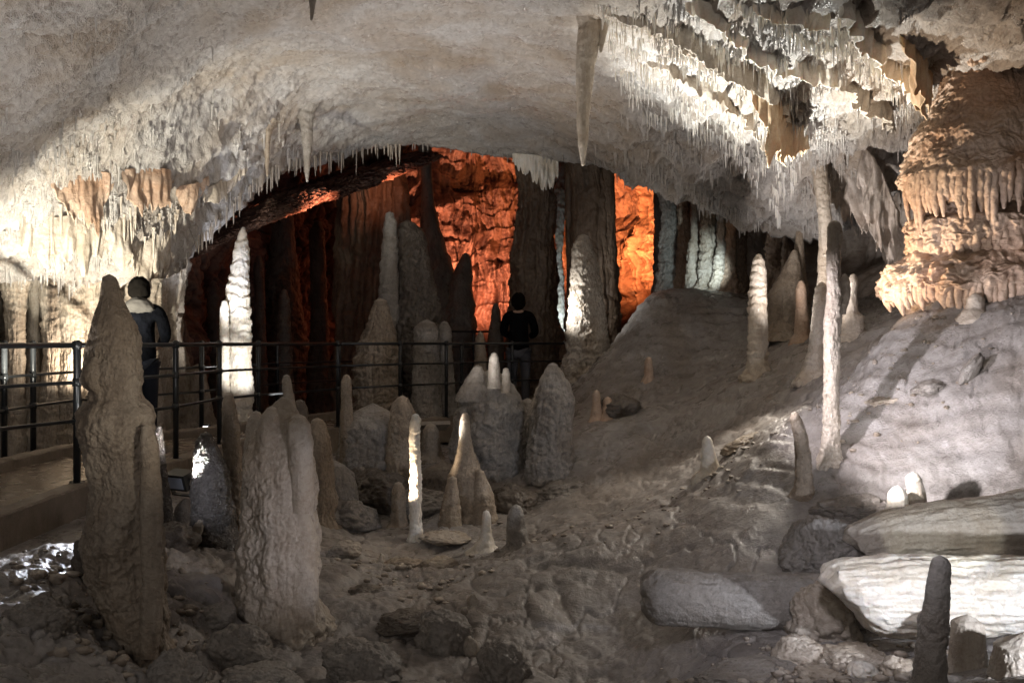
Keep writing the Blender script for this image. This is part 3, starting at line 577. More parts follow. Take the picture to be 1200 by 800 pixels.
# sloping slab in the far chamber
o = pathbody([P(205,306,13.6), P(262,276,14.2), P(330,240,15), P(400,218,16), P(490,186,17.6)], [.25,.4,.55,.6,.7], [.07,.10,.17,.17,.15], seed=3, bump=.25, knob=.25, nv=420, nu=160, sc=4).build('rock_ledge', M['rust'], origin=P(330,240,15))
tag(o, 'long sloping slab of rock lit orange under the arch', 'rock ledge')
o = pathbody([P(262,260,15.6), P(330,228,16.4), P(420,196,17.5)], [.2,.3,.3], [.04,.07,.06], seed=4, bump=.3, knob=.3, nv=240).build('rock_ledge', M['rust'], origin=P(330,228,16.4))
tag(o, 'thin dim rock ledge above the long sloping slab', 'rock ledge')

# fallen columns
def fallen(pts, ra, rb, label, mat, **k):
    o = pathbody(pts, ra, rb, **k).build('fallen_column', M[mat], origin=np.array(pts[0])-np.array([0, 0, rb[0]])); return tag(o, label, 'fallen column', None)
fallen([P(985,700,4.35), P(1060,698,4.35), P(1130,699,4.32), P(1210,697,4.25), P(1330,695,4.2)], [.20,.22,.22,.22,.22], [.19,.205,.19,.18,.18], 'brilliant white fallen column with a slanting broken end in the right foreground', 'white', seed=5, cut0=.10, bump=.08, knob=.035, flute=.03, grain=.07, nv=330, nu=200, sc=4)
fallen([P(754,699,5.0), P(800,700,5.0), P(860,703,4.95), P(930,704,4.9), P(1010,706,4.85)], [.16]*5, [.155,.16,.155,.15,.15], 'lilac grey fallen column lying in shadow left of the white one', 'grey', seed=6, cut0=.01, bump=.05, knob=.03, flute=.02, grain=.04, nv=260, nu=120, sc=4)
fallen([P(1000,640,5.3), P(1050,626,5.3), P(1120,622,5.25), P(1200,618,5.2), P(1300,612,5.1)], [.14,.18,.20,.22,.22], [.12,.16,.19,.21,.22], 'thick cream fallen column lying behind the white one', 'cream', seed=7, cut0=.05, bump=.12, knob=.04, flute=.02, grain=.06, nv=260, nu=160, sc=3)
for a in [('boulder',968,588,5.5,54,40,21,'grey','angular grey boulder with a flat sloping face by the fallen columns',.4),('boulder',1004,552,5.9,50,18,22,'grey','flat bluish boulder behind the angular grey one',.1),
    ('boulder',962,690,4.75,42,44,23,'cream','pale smooth rock mass joining the two fallen columns',.5),('boulder',935,742,4.3,30,22,24,'cream','cream rounded rock in front of the pale rock mass',.1),
    ('boulder',1000,752,4.2,46,16,25,'cream','low cream rock under the broken end of the white column',0),('boulder',880,778,4.1,60,14,26,'grey','flat grey rock at the bottom right of centre',.1),
    ('boulder',1010,786,3.75,18,12,27,'white','small pale cobble in the right foreground rubble',0),('boulder',960,792,3.75,26,10,28,'cream','low pale cobble at the bottom edge left of the grey finger',0),
    ('boulder',1052,765,3.95,20,14,29,'cream','cream cobble just left of the grey finger stalagmite',.2),
    ('boulder',905,765,4.2,14,8,30,'white','tiny white cobble beside the flat grey rock',.2),
    ('boulder',40,735,4.1,46,34,31,'grey','large rounded rock at the lower left edge',.3),('boulder',205,800,4.2,40,34,32,'grey','rounded rock below the tall bulbous stalagmite',.3),
    ('boulder',282,748,5.0,38,26,33,'grey','rounded rock at the left foot of the broad cream stalagmite',-.2),('boulder',255,715,5.2,22,18,34,'grey','small rounded rock between the two big left stalagmites',.2),
    ('boulder',520,752,5.45,34,38,35,'grey','folded grey rock in the middle foreground',.7),('boulder',425,770,4.8,48,30,36,'grey','domed grey rock at the bottom left of centre',-.2),
    ('boulder',590,785,5.15,30,36,37,'grey','upright grey rock fold right of the folded one',.5),('boulder',480,705,5.7,40,14,38,'dark','dark flat rock in the hollow',.1),
    ('boulder',402,636,7.0,22,12,39,'cream','pale lit block of rock at the right of the cream stalagmite',.1),('boulder',522,628,7.7,30,8,40,'cream','low pale rock beside the foot of the candle stalagmite',0),
    ('boulder',556,712,6.0,9,16,41,'cream','slim pale stone set in the dark slope',.15),('boulder',552,760,5.4,9,15,42,'cream','pale stone below the slim one on the dark slope',.2),
    ('boulder',450,560,9.0,46,30,60,'dark','broad dark boulder in the middle under the railing',0),('boulder',500,590,8.7,40,20,61,'grey','flat topped grey boulder behind the candle stalagmite',.05),
    ('boulder',600,590,8.6,30,22,62,'dark','dark rounded boulder right of the small pointed cone',0),('boulder',660,580,8.9,34,16,63,'grey','low grey boulder at the start of the bank',.15),
    ('boulder',410,600,8.3,34,22,64,'grey','knobby grey boulder right of the broad cream stalagmite',0),('boulder',725,478,10.3,26,16,65,'dark','dark boulder at the side of the shadowed bank',.2),
    ('boulder',470,662,7.0,26,8,66,'buff','flat brown plate of rock in the hollow',.05),('boulder',430,700,6.2,26,14,67,'dark','dark blunt rock between the cream stalagmite and the hollow',-.1),
    ('boulder',515,660,7.0,22,9,68,'cream','low cream rock below the candle stalagmite',.1),('boulder',640,655,6.9,20,9,69,'grey','small grey rock on the crest of the ridge',.1),
    ('boulder',120,650,5.0,34,60,70,'dark','dark bulky rock leaning against the tall bulbous stalagmite',.15),
    ('boulder',225,610,6.2,8,28,43,'cream','pale splinter of stone leaning left of the wet stalagmite',-.45),('boulder',150,640,5.6,26,18,44,'dark','dark rock behind the tall bulbous stalagmite',0),
    ('boulder',200,640,6.0,32,26,45,'dark','dark blocky rock below the floodlight',.3),('boulder',1138,432,6.35,9,22,46,'grey','grey splinter of rock on the smooth bank',.9*-.7),
    ('boulder',446,648,7.0,4,10,47,'white','tiny white upright stone on the dark flat ground',-.2),('boulder',1090,455,6.5,22,9,48,'grey','small dark capped stone on the bank',.3),
    ('boulder',1040,470,6.8,34,10,49,'cream','ledge like stone on the crusty bank',.25),('boulder',870,500,7.9,26,7,50,'buff','rusty broken slab on the lit ridge',.45),
    ('boulder',1160,398,6.9,40,18,51,'cream','lump of calcite under the round headed knob',.2),('boulder',300,800,4.5,50,22,52,'grey','wide rock at the bottom edge below the cream stalagmite',0)]:
    boulder(a[0], *a[1:7], a[6] if False else a[6], a[7], a[8], tilt=a[9]) if False else boulder(a[0], a[1], a[2], a[3], a[4], a[5], a[6], a[7], a[8], tilt=a[9])

# layered flowstone
FD = 7.6
froot = empty('layered_flowstone', P(1185, 366, FD), 'tall layered orange brown flowstone with dripping tiers on the right', 'flowstone')
def tier(prof, seed, name, **k): place(name, prof, FD, 'flow', None, None, parent=froot, seed=seed, nu=560, den=1.0, gour=.013, **k)
tier([(64,1162,34),(70,1162,46),(100,1164,58),(130,1166,70),(160,1168,88),(190,1172,106),(206,1174,116),(216,1175,119),(224,1176,104),(250,1178,90),(280,1180,80)], 200, 'upper_tier', bump=.05, knob=.035, flute=.035, ring=.01, sc=3.2, flat=.75)
tier([(240,1176,60),(255,1174,95),(262,1174,113),(272,1176,120),(292,1180,122),(300,1182,110),(320,1184,90)], 205, 'middle_tier', bump=.04, knob=.04, flute=.03, ring=.01, sc=3.2, flat=.75)
tier([(290,1184,100),(305,1186,132),(320,1188,150),(335,1190,160),(346,1190,161),(352,1190,138),(366,1190,118),(385,1190,110)], 210, 'lower_tier', bump=.04, knob=.04, flute=.06, ring=.01, sc=3.2, flat=.75)
def fringe(py, cx, hw, n, l0, l1, seed, a0=3.2, a1=6.1):
    rg = np.random.default_rng(seed); mb = MB()
    for k in range(n):
        a = a0+(a1-a0)*(k+rg.uniform(-.25, .25))/n
        c = P(cx, py, FD); R = hw/F*FD
        top = c+np.array([math.cos(a)*R*.93, math.sin(a)*R*.70, 0]); l = rg.uniform(l0, l1)/F*FD*(.65+.7*abs(perlin(np.array([[a*3.1, seed*1.0, .5]]))[0]))
        r0 = rg.uniform(.024, .042)
        out = np.array([math.cos(a), math.sin(a)*.75, 0])
        pts = [top-out*.08+np.array([0,0,.14]), top+out*.015+np.array([0,0,.05]), top+out*.03-np.array([0,0,l*.35]), top+out*.015-np.array([0,0,l*.75]), top+out*.0-np.array([0,0,l])]
        V = pathbody_z(pts, [r0*1.1, r0*1.15, r0, r0*.72, r0*.25], seed+k); mb.grid(V, closed=True, flip=True)
    return mb
def pathbody_z(pts, r, seed, nu=18, nv=34):
    pts = np.array(pts); t = np.linspace(0, len(pts)-1, nv); C = np.stack([smooth1(np.interp(t, range(len(pts)), pts[:, i]), 3) for i in range(3)], -1); R = smooth1(np.interp(t, range(len(pts)), r), 3)
    th = np.linspace(0, 2*math.pi, nu, endpoint=False)
    V = C[None]+np.stack([np.cos(th)[:, None]*R[None], np.sin(th)[:, None]*R[None], 0*th[:, None]*R[None]], -1)
    V[..., :2] += ((V-C[None])*(.5*fbm(V, 18, 2, seed=seed % 50))[..., None])[..., :2]
    tip = np.repeat(V[:, -1:].mean(0, keepdims=True)-np.array([0, 0, R[-1]*.6]), nu, 0); return np.concatenate([V, tip], 1)
for py, cx, hw, n, l0, l1, sd in ((216,1175,120,44,34,70,1),(286,1180,117,34,12,30,2),(343,1190,160,56,18,38,3)):
    fringe(py, cx, hw, n, l0, l1, sd).build('dripstone_fringe', M['flow'], froot, origin=P(cx, py, FD))
place(ST, [(76,1140,5),(60,1140,13),(30,1136,20),(0,1132,24),(-40,1130,30)], 7.2, 'flow', 'stout tan stalactite directly above the layered flowstone', ST, seed=220, flute=.15, knob=.12, extra=[([(72,1152,4),(50,1153,10),(0,1150,18),(-30,1150,20)], 7.15),([(78,1195,5),(40,1190,16),(0,1186,24),(-40,1184,28)], 7.1)])
# loose rubble
rg = np.random.default_rng(77); mb = MB(); th = np.linspace(0, 2*math.pi, 9, endpoint=False)[:, None]; ph = np.linspace(0, math.pi, 6)[None]
D0 = np.stack([np.cos(th)*np.sin(ph), np.sin(th)*np.sin(ph), np.cos(ph)+0*th], -1)
def scatter(n, line, spread, r0, r1):
    line = np.array(line, float)
    for k in range(n):
        u = rg.uniform(0, len(line)-1); i = int(u); c = line[i]*(1-u+i)+line[min(i+1, len(line)-1)]*(u-i)
        p = P(c[0]+rg.normal(0, spread), 400, 1); d = c[2]+rg.normal(0, .28); x = p[0]*d; z = ground_z(x, d)
        if z is None: continue
        r = r0+(r1-r0)*rg.random()**3; D = D0*(1+.35*rg.normal(size=D0.shape[:2]+(1,))*.5); D[:, 0] = D[:1, 0]; D[:, -1] = D[:1, -1]
        mb.grid(D*r*rg.uniform(.6, 1.3, 3)*np.array([1, 1, .6])+np.array([x, d, z+r*.15]), closed=True)
scatter(220, [(480,0,7.8),(600,0,7.3),(740,0,7.0),(840,0,7.4),(900,0,7.6)], 34, .004, .03)
scatter(120, [(380,0,6.9),(460,0,6.6),(540,0,6.2)], 40, .006, .045)
scatter(500, [(780,0,4.4),(900,0,4.2),(1000,0,4.0),(1100,0,3.9)], 40, .006, .04)
scatter(260, [(60,0,4.6),(140,0,4.6),(240,0,5.2)], 40, .006, .045)
scatter(160, [(930,0,6.8),(1040,0,6.9),(1120,0,6.6)], 50, .005, .03)
o = mb.build('rubble', M['cream']); tag(o, 'loose chips and small stones strewn over the cave floor', kind='stuff')
# hanging draperies
for k, (ln, dr, sd, mt, lab, kw) in enumerate([
    ([(800,2),(840,18),(872,48),(900,66),(935,78),(985,84)], [.10,.22,.22,.20], 301, 'white', 'white drapery running under the top right ceiling with a fringe of straws', {}),
    ([(760,24),(810,40),(850,62),(880,84),(905,98),(925,140)], [.16,.30,.28,.20], 302, 'cream', 'bright cream drapery sweeping down the right ceiling', {}),
    ([(880,92),(905,108),(925,135),(945,165)], [.10,.50,.42,.08], 303, 'ochre', 'amber drapery blade hanging in the right ceiling', {}),
    ([(985,2),(1005,28),(1030,58),(1060,84),(1078,100)], [.12,.28,.30,.25], 304, 'white', 'white edged drapery near the top of the right ceiling', {}),
    ([(1060,40),(1075,70),(1090,100)], [.05,.42,.1], 305, 'ochre', 'golden drapery blade left of the layered flowstone', {}),
    ([(985,88),(1010,104),(1035,122),(1055,140)], [.15,.28,.28,.2], 306, 'cream', 'pale drapery blade above the recess', {}),
    ([(880,4),(905,14),(940,18),(975,26)], [.10,.14,.14,.1], 307, 'white', 'short white drapery at the top edge of the right ceiling', {}),
    ([(1000,160),(1030,200),(1050,250),(1062,290)], [.5,.7,.7,.5], 308, 'wallw', 'crumpled grey curtain left of the layered flowstone', dict(d=[9.6,9.4,9.3,9.2], wave=.16)),
    ([(930,150),(975,170),(1010,190),(1040,215)], [.5,.6,.7,.6], 309, 'wallw', 'folded grey curtain hanging over the right recess', dict(d=[10.4,10.2,9.9,9.7], wave=.16)),
    ([(60,214),(90,213),(120,208),(135,212)], [.04,.42,.38,.03], 310, 'flow', 'brown drapery with three blunt fingers on the left ceiling', dict(jag=.9)),
    ([(140,206),(165,204),(190,204),(205,208)], [.04,.42,.36,.03], 311, 'flow', 'tan drapery beside the brown one on the left ceiling', dict(jag=.8)),
    ([(205,226),(225,222),(245,212)], [.03,.30,.03], 312, 'flow', 'small peach drapery near the arch on the left', {}),
    ([(20,250),(60,262),(100,258),(150,262)], [.25,.35,.4,.35], 313, 'cream', 'bright cream drapery folds low on the left ceiling', dict(jag=.8)),
    ([(150,290),(175,285),(200,275)], [.2,.4,.3], 314, 'cream', 'pale drapery above the person with the hood', dict(jag=.8)),
    ([(600,184),(622,186),(640,188),(655,190)], [.1,.25,.5,.2], 320, 'white', 'white ragged drapery at the arch edge between the dark columns', dict(jag=.9, d=13.9)),
    ([(705,14),(750,22),(800,46),(845,74),(880,104)], [.03,.09,.11,.06], 330, 'cream', 'long low curtain left of the bright cream drapery', dict(jag=.8, thick=.012)),
    ([(740,60),(790,80),(840,108),(880,140),(905,172)], [.03,.10,.12,.08], 331, 'cream', 'thin low curtain below the bright cream drapery', dict(jag=.8, thick=.012)),
    ([(235,232),(262,214),(290,196)], [.03,.2,.03], 317, 'cream', 'short pale drapery close to the arch edge on the left', dict(jag=.8))]):
    drape(ln, [x*(.62 if sd in (301, 302, 304, 306, 307) else 1) for x in dr], sd, mt, lab, **kw)
for i, (px, y0, y1, hw, lab) in enumerate([(18,345,560,11,'pale column at the far left behind the railing'),(62,325,545,13,'cream pillar with a hollow beside it behind the left railing'),(84,318,540,16,'broad cream pillar in the middle of the left wall'),(108,330,480,10,'glowing cream pillar beside the warm lamp'),(40,330,430,6,'thin cream column on the left wall'),(124,355,520,9,'narrow cream pillar half behind the tall bulbous stalagmite')]):
    place(CO, [(y0-25,px,hw*1.9),(y0+8,px,hw*1.1),((y0+y1)*.48,px+1,hw*.85),((y0+y1)*.54,px,hw),(y1,px-1,hw*1.3),(y1+25,px-2,hw*1.9)], 9.75+.05*i, 'cream', lab, CO, seed=330+i*2, bump=.16, ring=.06, knob=.10, flute=.08)
# ------------------------------------------------------------------ soda straws
def strawmesh(seed):
    rg = np.random.default_rng(seed); n = 7; z = np.array([.0, .15, .5, .85, 1.0]); r = np.array([1.5, 1, .75, .5, .08])
    c = np.stack([np.cumsum(rg.normal(0, .012, 5)), np.cumsum(rg.normal(0, .012, 5)), -z], -1); c[0, :2] = 0
    V = np.zeros((n, 5, 3)); th = np.linspace(0, 2*math.pi, n, endpoint=False)
    V[..., 0] = c[None, :, 0]+np.cos(th)[:, None]*r*.5; V[..., 1] = c[None, :, 1]+np.sin(th)[:, None]*r*.5; V[..., 2] = c[None, :, 2]
    return V
SV = [strawmesh(i) for i in range(6)]
def strawdata(mat):
    out = []
    for v in SV:
        o = MB().grid(v*np.array([1, 1, 1]), closed=True, flip=True).build('soda_straw', M[mat]); out.append(o.data); bpy.data.objects.remove(o)
    return out
SDATA = {m: strawdata(m) for m in ('white', 'cream', 'grey')}
def straws(poly, n, l0, l1, wpx, spread, mat, label, group, seed):
    rg = np.random.default_rng(seed); poly = np.array(poly, float); s = np.concatenate([[0], np.cumsum(np.linalg.norm(np.diff(poly, axis=0), axis=1))])
    for k in range(n):
        u = rg.uniform(0, s[-1]); px = np.interp(u, s, poly[:, 0]); py = np.interp(u, s, poly[:, 1])+rg.normal(0, spread)
        h = None
        for tr in range(8):
            h = hit(CEIL, px, py)
            if h is not None and h[2] > 0 and h[1] < 14.6: break
            py -= 3; h = None
        if h is None: continue
        l = rg.uniform(l0, l1)**1.0/F*h[1]*(1.6 if rg.random() < .08 else 1); wd = rg.uniform(.7, 1.3)*wpx/F*h[1]
        o = bpy.data.objects.new('soda_straw', SDATA[mat][int(rg.integers(6))]); COL.objects.link(o)
        o.location = (h[0], h[1], h[2]+.02); o.scale = (wd, wd, l); o.rotation_euler = (rg.normal(0, .02), rg.normal(0, .02), rg.uniform(0, 6))
        tag(o, label, 'straw stalactite', group)
straws([(225,290),(260,250),(300,212),(340,188),(400,178),(470,172)], 95, 8, 26, 2.2, 2, 'cream', 'thin pale straw stalactite hanging from the edge of the arch on the left', 'straws along the left edge of the arch', 401)
straws([(480,172),(560,176),(640,184),(720,192),(790,212),(860,246)], 45, 4, 11, 2.0, 3, 'grey', 'short grey straw stalactite on the edge of the arch over the columns', 'straws along the middle edge of the arch', 402)
straws([(760,22),(810,44),(850,62),(880,80),(905,95)], 50, 10, 26, 2.0, 5, 'white', 'white straw stalactite on the bright sweep of the right ceiling', 'straws on the bright sweep', 403)
straws([(885,62),(930,72),(985,84)], 40, 12, 26, 2.0, 2, 'white', 'white straw stalactite in the comb like row of the right ceiling', 'straws in the comb like row', 404)
straws([(890,12),(930,16),(985,28)], 26, 8, 20, 2.0, 3, 'white', 'white straw stalactite near the top edge of the right ceiling', 'straws near the top right edge', 405)
straws([(60,255),(120,250),(180,262),(210,255)], 30, 12, 36, 3.2, 12, 'cream', 'cream straw stalactite on the bright left ceiling', 'straws on the bright left ceiling', 406)
# countless small drips that read as texture
def dripfield(n, box, l0, l1, r, mat, label, seed, dens):
    rg = np.random.default_rng(seed); mb = MB(); c = 0
    while c < n:
        px = rg.uniform(box[0], box[2]); py = rg.uniform(box[1], box[3]); c += 1
        if dens(px, py) < rg.random(): continue
        h = hit(CEIL, px, py)
        if h is None or h[2] < 0: continue
        cl = float(fbm(h[None], 1.4, 3, seed=seed+61)[0]); 
        if rg.random() > sstep(-.12, .22, cl): continue
        v = SV[int(rg.integers(6))][::2]; sc = np.array([1, 1, 1.0])*r*rg.uniform(.6, 1.5)/F*h[1]; sc[2] = (l0+(l1-l0)*rg.random()**2.2*1.5)/F*h[1]
        mb.grid(v*sc+h+np.array([0, 0, .012]), closed=True, flip=True)
    o = mb.build('small_stalactites', M[mat]); tag(o, label, None, None, 'stuff')
dripfield(5600, (0,0,360,345), 2, 15, 2.4, 'ceil', 'countless small drips crusting the left ceiling', 1, lambda x, y: np.clip((y-60-.0*x)/170, .05, 1)*np.clip(1.3-x/330, .1, 1))
def riprows(rows, n, l0, l1, r, mat, label, seed):
    rg = np.random.default_rng(seed); mb = MB()
    for row in rows:
        row = np.array(row, float)
        for k in range(n):
            u = rg.random()*(len(row)-1); i = int(u); c = row[i]*(1-u+i)+row[i+1]*(u-i)
            if perlin(np.array([[u*2.7, row[0][0]*.13, row[0][1]*.17]]))[0] < -.12: continue
            h = hit(CEIL, c[0], c[1]+rg.normal(0, 1.6))
            if h is None: continue
            v = SV[int(rg.integers(6))][::2]; sc = np.array([1, 1, 1.0])*r*rg.uniform(.6, 1.5)/F*h[1]; sc[2] = (l0+(l1-l0)*rg.random()**1.8)/F*h[1]
            mb.grid(v*sc+h+np.array([0, 0, .012]), closed=True, flip=True)
    tag(mb.build('small_stalactites', M[mat]), label, kind='stuff')
rows = []
for k in range(9): rows.append([(690+k*6, 4+k*15), (760+k*5, 20+k*16), (840+k*3, 52+k*17), (905, 92+k*18), (950-k*4, 150+k*14)])
for k in range(4): rows.append([(850+k*20, 2+k*8), (915+k*16, 18+k*14), (985+k*12, 36+k*16), (1035+k*10, 84+k*14)])
riprows(rows, 240, 3, 20, 1.9, 'white', 'rows of countless small white drips running down the right ceiling', 9)
dripfield(7500, (690,0,1090,300), 2, 14, 2.3, 'ceil', 'countless small drips crusting the right ceiling', 2, lambda x, y: np.clip((x-690)/90, .1, 1))
# ------------------------------------------------------------------ walkway
def ribbon(L, R, z, n=420):
    def rs(A):
        s = np.concatenate([[0], np.cumsum(np.linalg.norm(np.diff(A, axis=0), axis=1))]); u = np.linspace(0, s[-1], n)
        return np.stack([smooth1(np.interp(u, s, A[:, i]), 4) for i in (0, 1)], -1)
    return rs(L), rs(R)
Lr, Rr = ribbon(WALKL, WALKR, -1.08)
v = np.linspace(0, 1, 14)
top = np.zeros((420, 14, 3)); top[..., :2] = Lr[:, None]*(1-v[None, :, None])+Rr[:, None]*v[None, :, None]; top[..., 2] = -1.083+.004*fbm(top, 2, 2, seed=70)
mb = MB().grid(top, flip=False)
o = mb.build('path', M['concrete']); tag(o, 'damp concrete visitor path', kind='structure')
def kerb(Lc, inward, w_, z0, z1, label):
    T = np.gradient(Lc, axis=0); T /= np.linalg.norm(T, axis=1)[:, None]; Nn = np.stack([-T[:, 1], T[:, 0]], -1)*inward
    prof = [(-.0, z0), (-.0, z1-.015), (.015, z1), (w_-.015, z1), (w_, z1-.015), (w_, z0)]
    V = np.zeros((len(Lc), len(prof), 3))
    for i, (a, z) in enumerate(prof): V[:, i, :2] = Lc+Nn*a; V[:, i, 2] = z
    V[:, 1:5] += .022*fbm(V[:, 1:5], 6, 4, .6, seed=71)[..., None]
    o = MB().grid(V).build('path_kerb', M['kerb'], smooth=False); tag(o, label, kind='structure')
kerb(Lr-.0, 1, .16, -1.42, -1.072, 'near concrete edge of the visitor path')
kerb(Rr, 1, .14, -1.40, -.99, 'far concrete kerb of the visitor path')
# ------------------------------------------------------------------ railings
def railing(pts, label, hts=(1.05, .77, .48), H=1.09, rp=.026, rr=.016, z=-1.08, zs=None):
    zs = zs or [z]*len(pts)
    c = np.array([pts[0][0], pts[0][1], zs[0]]); root = empty('railing', c, label, 'railing')
    for (x, y), z0 in zip(pts, zs):
        mb = MB().tube([(x, y, z0-.12), (x, y, z0+H-.02), (x, y, z0+H)], [rp, rp, rp*.7], 14)
        mb.tube([(x, y, z0+.0), (x, y, z0+.012)], .055, 14)
        mb.build('post', M['metal'], root, origin=(x, y, z0))
    for h in hts:
        rm = MB().tube([(x, y, z0+h) for (x, y), z0 in zip(pts, zs)], rr*(1.25 if h == max(hts) else .9), 10)
        for (x, y), z0 in zip(pts, zs): rm.tube([(x, y, z0+h-.03), (x, y, z0+h+.03)], rp*1.25, 12)
        rm.build('rail', M['metal'], root, origin=(pts[0][0], pts[0][1], zs[0]+h))
def X_(px, d): return ((px-600)/F*d, d)
railing([(-4.0,4.6), X_(90,6.72)], 'black steel railing at the left edge of the picture, nearest the camera')
railing([X_(90.5,6.80), X_(206,8.13), X_(257,9.3), X_(303,9.95), X_(396,11.2)], 'black steel railing running behind the tall bulbous and broad cream stalagmites')
railing([X_(397,11.28), X_(469,12.1), X_(523,12.6), X_(541,13.0), X_(600,13.7), X_(680,14.2)], 'black steel railing in the middle before the person in dark coat')
railing([X_(-60,6.6), X_(5,7.75), X_(39,8.3), X_(92,9.1), X_(176,9.9), X_(236,10.6)], 'black steel railing on the far side of the path at the left')
railing([X_(236.5,10.7), X_(325,12.6), X_(430,14.2), X_(505,15.2)], 'black steel railing on the far side of the path in the middle')
railing([X_(500,15.9), X_(555,16.2), X_(600,16.6)], 'distant black railing on the raised path behind', z=-.87)
# ------------------------------------------------------------------ lamp fixtures
def R_(a, b=0): 
    ca, sa, cb, sb = math.cos(a), math.sin(a), math.cos(b), math.sin(b)
    return np.array([[ca, -sa, 0], [sa, ca, 0], [0, 0, 1]])@np.array([[1, 0, 0], [0, cb, -sb], [0, sb, cb]])
c = P(212, 562, 6.95); fr = empty('floodlight', c-np.array([0, 0, .1]), 'black floodlight box standing on the rocks below the railing', 'floodlight')
R1 = R_(-.5, .3)
MB().box(c, (.22, .12, .13), R1).build('housing', M['metal'], fr, origin=c, smooth=False)
M['glass'] = plain('lamp glass', (.35, .38, .45), .08, var=.05); M['lit'] = plain('lit lamp panel', (.9, .9, .9), .3, emit=(1, .97, .92), es=9)
MB().box(c+R1@np.array([-.0, -.063, 0]), (.17, .008, .09), R1).build('glass', M['glass'], fr, origin=c, smooth=False)
mb = MB(); mb.box(c+R1@np.array([-.122, 0, -.05]), (.012, .03, .16), R1); mb.box(c+R1@np.array([.122, 0, -.05]), (.012, .03, .16), R1); mb.box(c+R1@np.array([0, 0, -.13]), (.256, .03, .012), R1)
mb.build('bracket', M['metal'], fr, origin=c, smooth=False)
def pathlamp(px, py, d, w_, h_, label, z=-1.08):
    c = P(px, py, d); r = empty('path_lamp', (c[0], c[1], z), label, 'path lamp')
    mb = MB().box((c[0], c[1]+.03, (c[2]+h_/2+z)/2+.01), (w_+.03, .04, c[2]+h_/2-z+.02)); mb.build('housing', M['metal'], r, origin=(c[0], c[1], z), smooth=False)
    MB().box((c[0], c[1]+.004, c[2]), (w_, .012, h_)).build('light_panel', M['lit'], r, origin=c, smooth=False)
pathlamp(241, 506, 10.4, .06, .13, 'small glowing white lamp at the foot of the railing on the left', z=-1.2)
pathlamp(566, 459, 14.9, .10, .12, 'small glowing panel standing in for a lit opening beside the rounded grey mound', z=-1.08)  # lit panel added in place of a bright opening
# pale flat slab by the railing
Rb = R_(.3, -.35); c = P(506, 499, 11.4); o = MB().box(c, (.42, .30, .05), Rb).build('stone_slab', M['grey'], origin=c, smooth=False); tag(o, 'flat pale stone slab lying by the railing post', 'stone slab')

# ------------------------------------------------------------------ people
M['skin'] = plain('skin', (.50, .31, .22), .5, var=.06, scale=60); M['navy'] = plain('navy coat cloth', (.0022, .0026, .0042), .9, spec=.08, var=.5, scale=9, bump=.9, bd=.05)
M['blackcoat'] = plain('black coat cloth', (.003, .003, .0035), .9, spec=.08, var=.5, scale=9, bump=.9, bd=.05); M['jeans'] = plain('grey trousers cloth', (.075, .075, .085), .85, var=.25, scale=120, bump=.3)
M['darkjeans'] = plain('dark blue trousers cloth', (.005, .008, .018), .85, var=.25, scale=120, bump=.3); M['hair'] = plain('dark hair', (.005, .004, .003), .95, spec=.08, var=.5, scale=200, bump=.6)
M['hood'] = plain('beige fleece hood', (.075, .068, .06), .95, var=.15, scale=150, bump=.6); M['shoe'] = plain('black shoe leather', (.02, .018, .016), .5, bump=.2)
def skinned(verts, edges, radii, sub=2):
    me = bpy.data.meshes.new('tmp'); me.from_pydata([tuple(v) for v in verts], edges, []); o = bpy.data.objects.new('tmp', me); COL.objects.link(o)
    sk = o.modifiers.new('s', 'SKIN'); sk.use_smooth_shade = True
    d = me.skin_vertices[0].data
    for i, r in enumerate(radii): d[i].radius = (r, r) if np.isscalar(r) else r
    d[0].use_root = True
    sb = o.modifiers.new('b', 'SUBSURF'); sb.levels = sub; sb.render_levels = sub
    dg = bpy.context.evaluated_depsgraph_get(); dg.update(); ev = o.evaluated_get(dg)
    m2 = bpy.data.meshes.new_from_object(ev); bpy.data.objects.remove(o); return m2
def chain(V, E, Rr_, start, pts):
    p = start
    for x in pts: V.append(x[:3]); Rr_.append(x[3] if len(x) == 4 else (x[3], x[4])); E.append((p, len(V)-1)); p = len(V)-1
    return p
def addpart(me, name, mat, root, rot, sc=1):
    me.materials.clear(); me.materials.append(mat)
    for p in me.polygons: p.use_smooth = True
    o = bpy.data.objects.new(name, me); COL.objects.link(o); o.parent = root; o.rotation_euler.z = rot; o.scale = (sc, sc, sc); me.name = name; return o
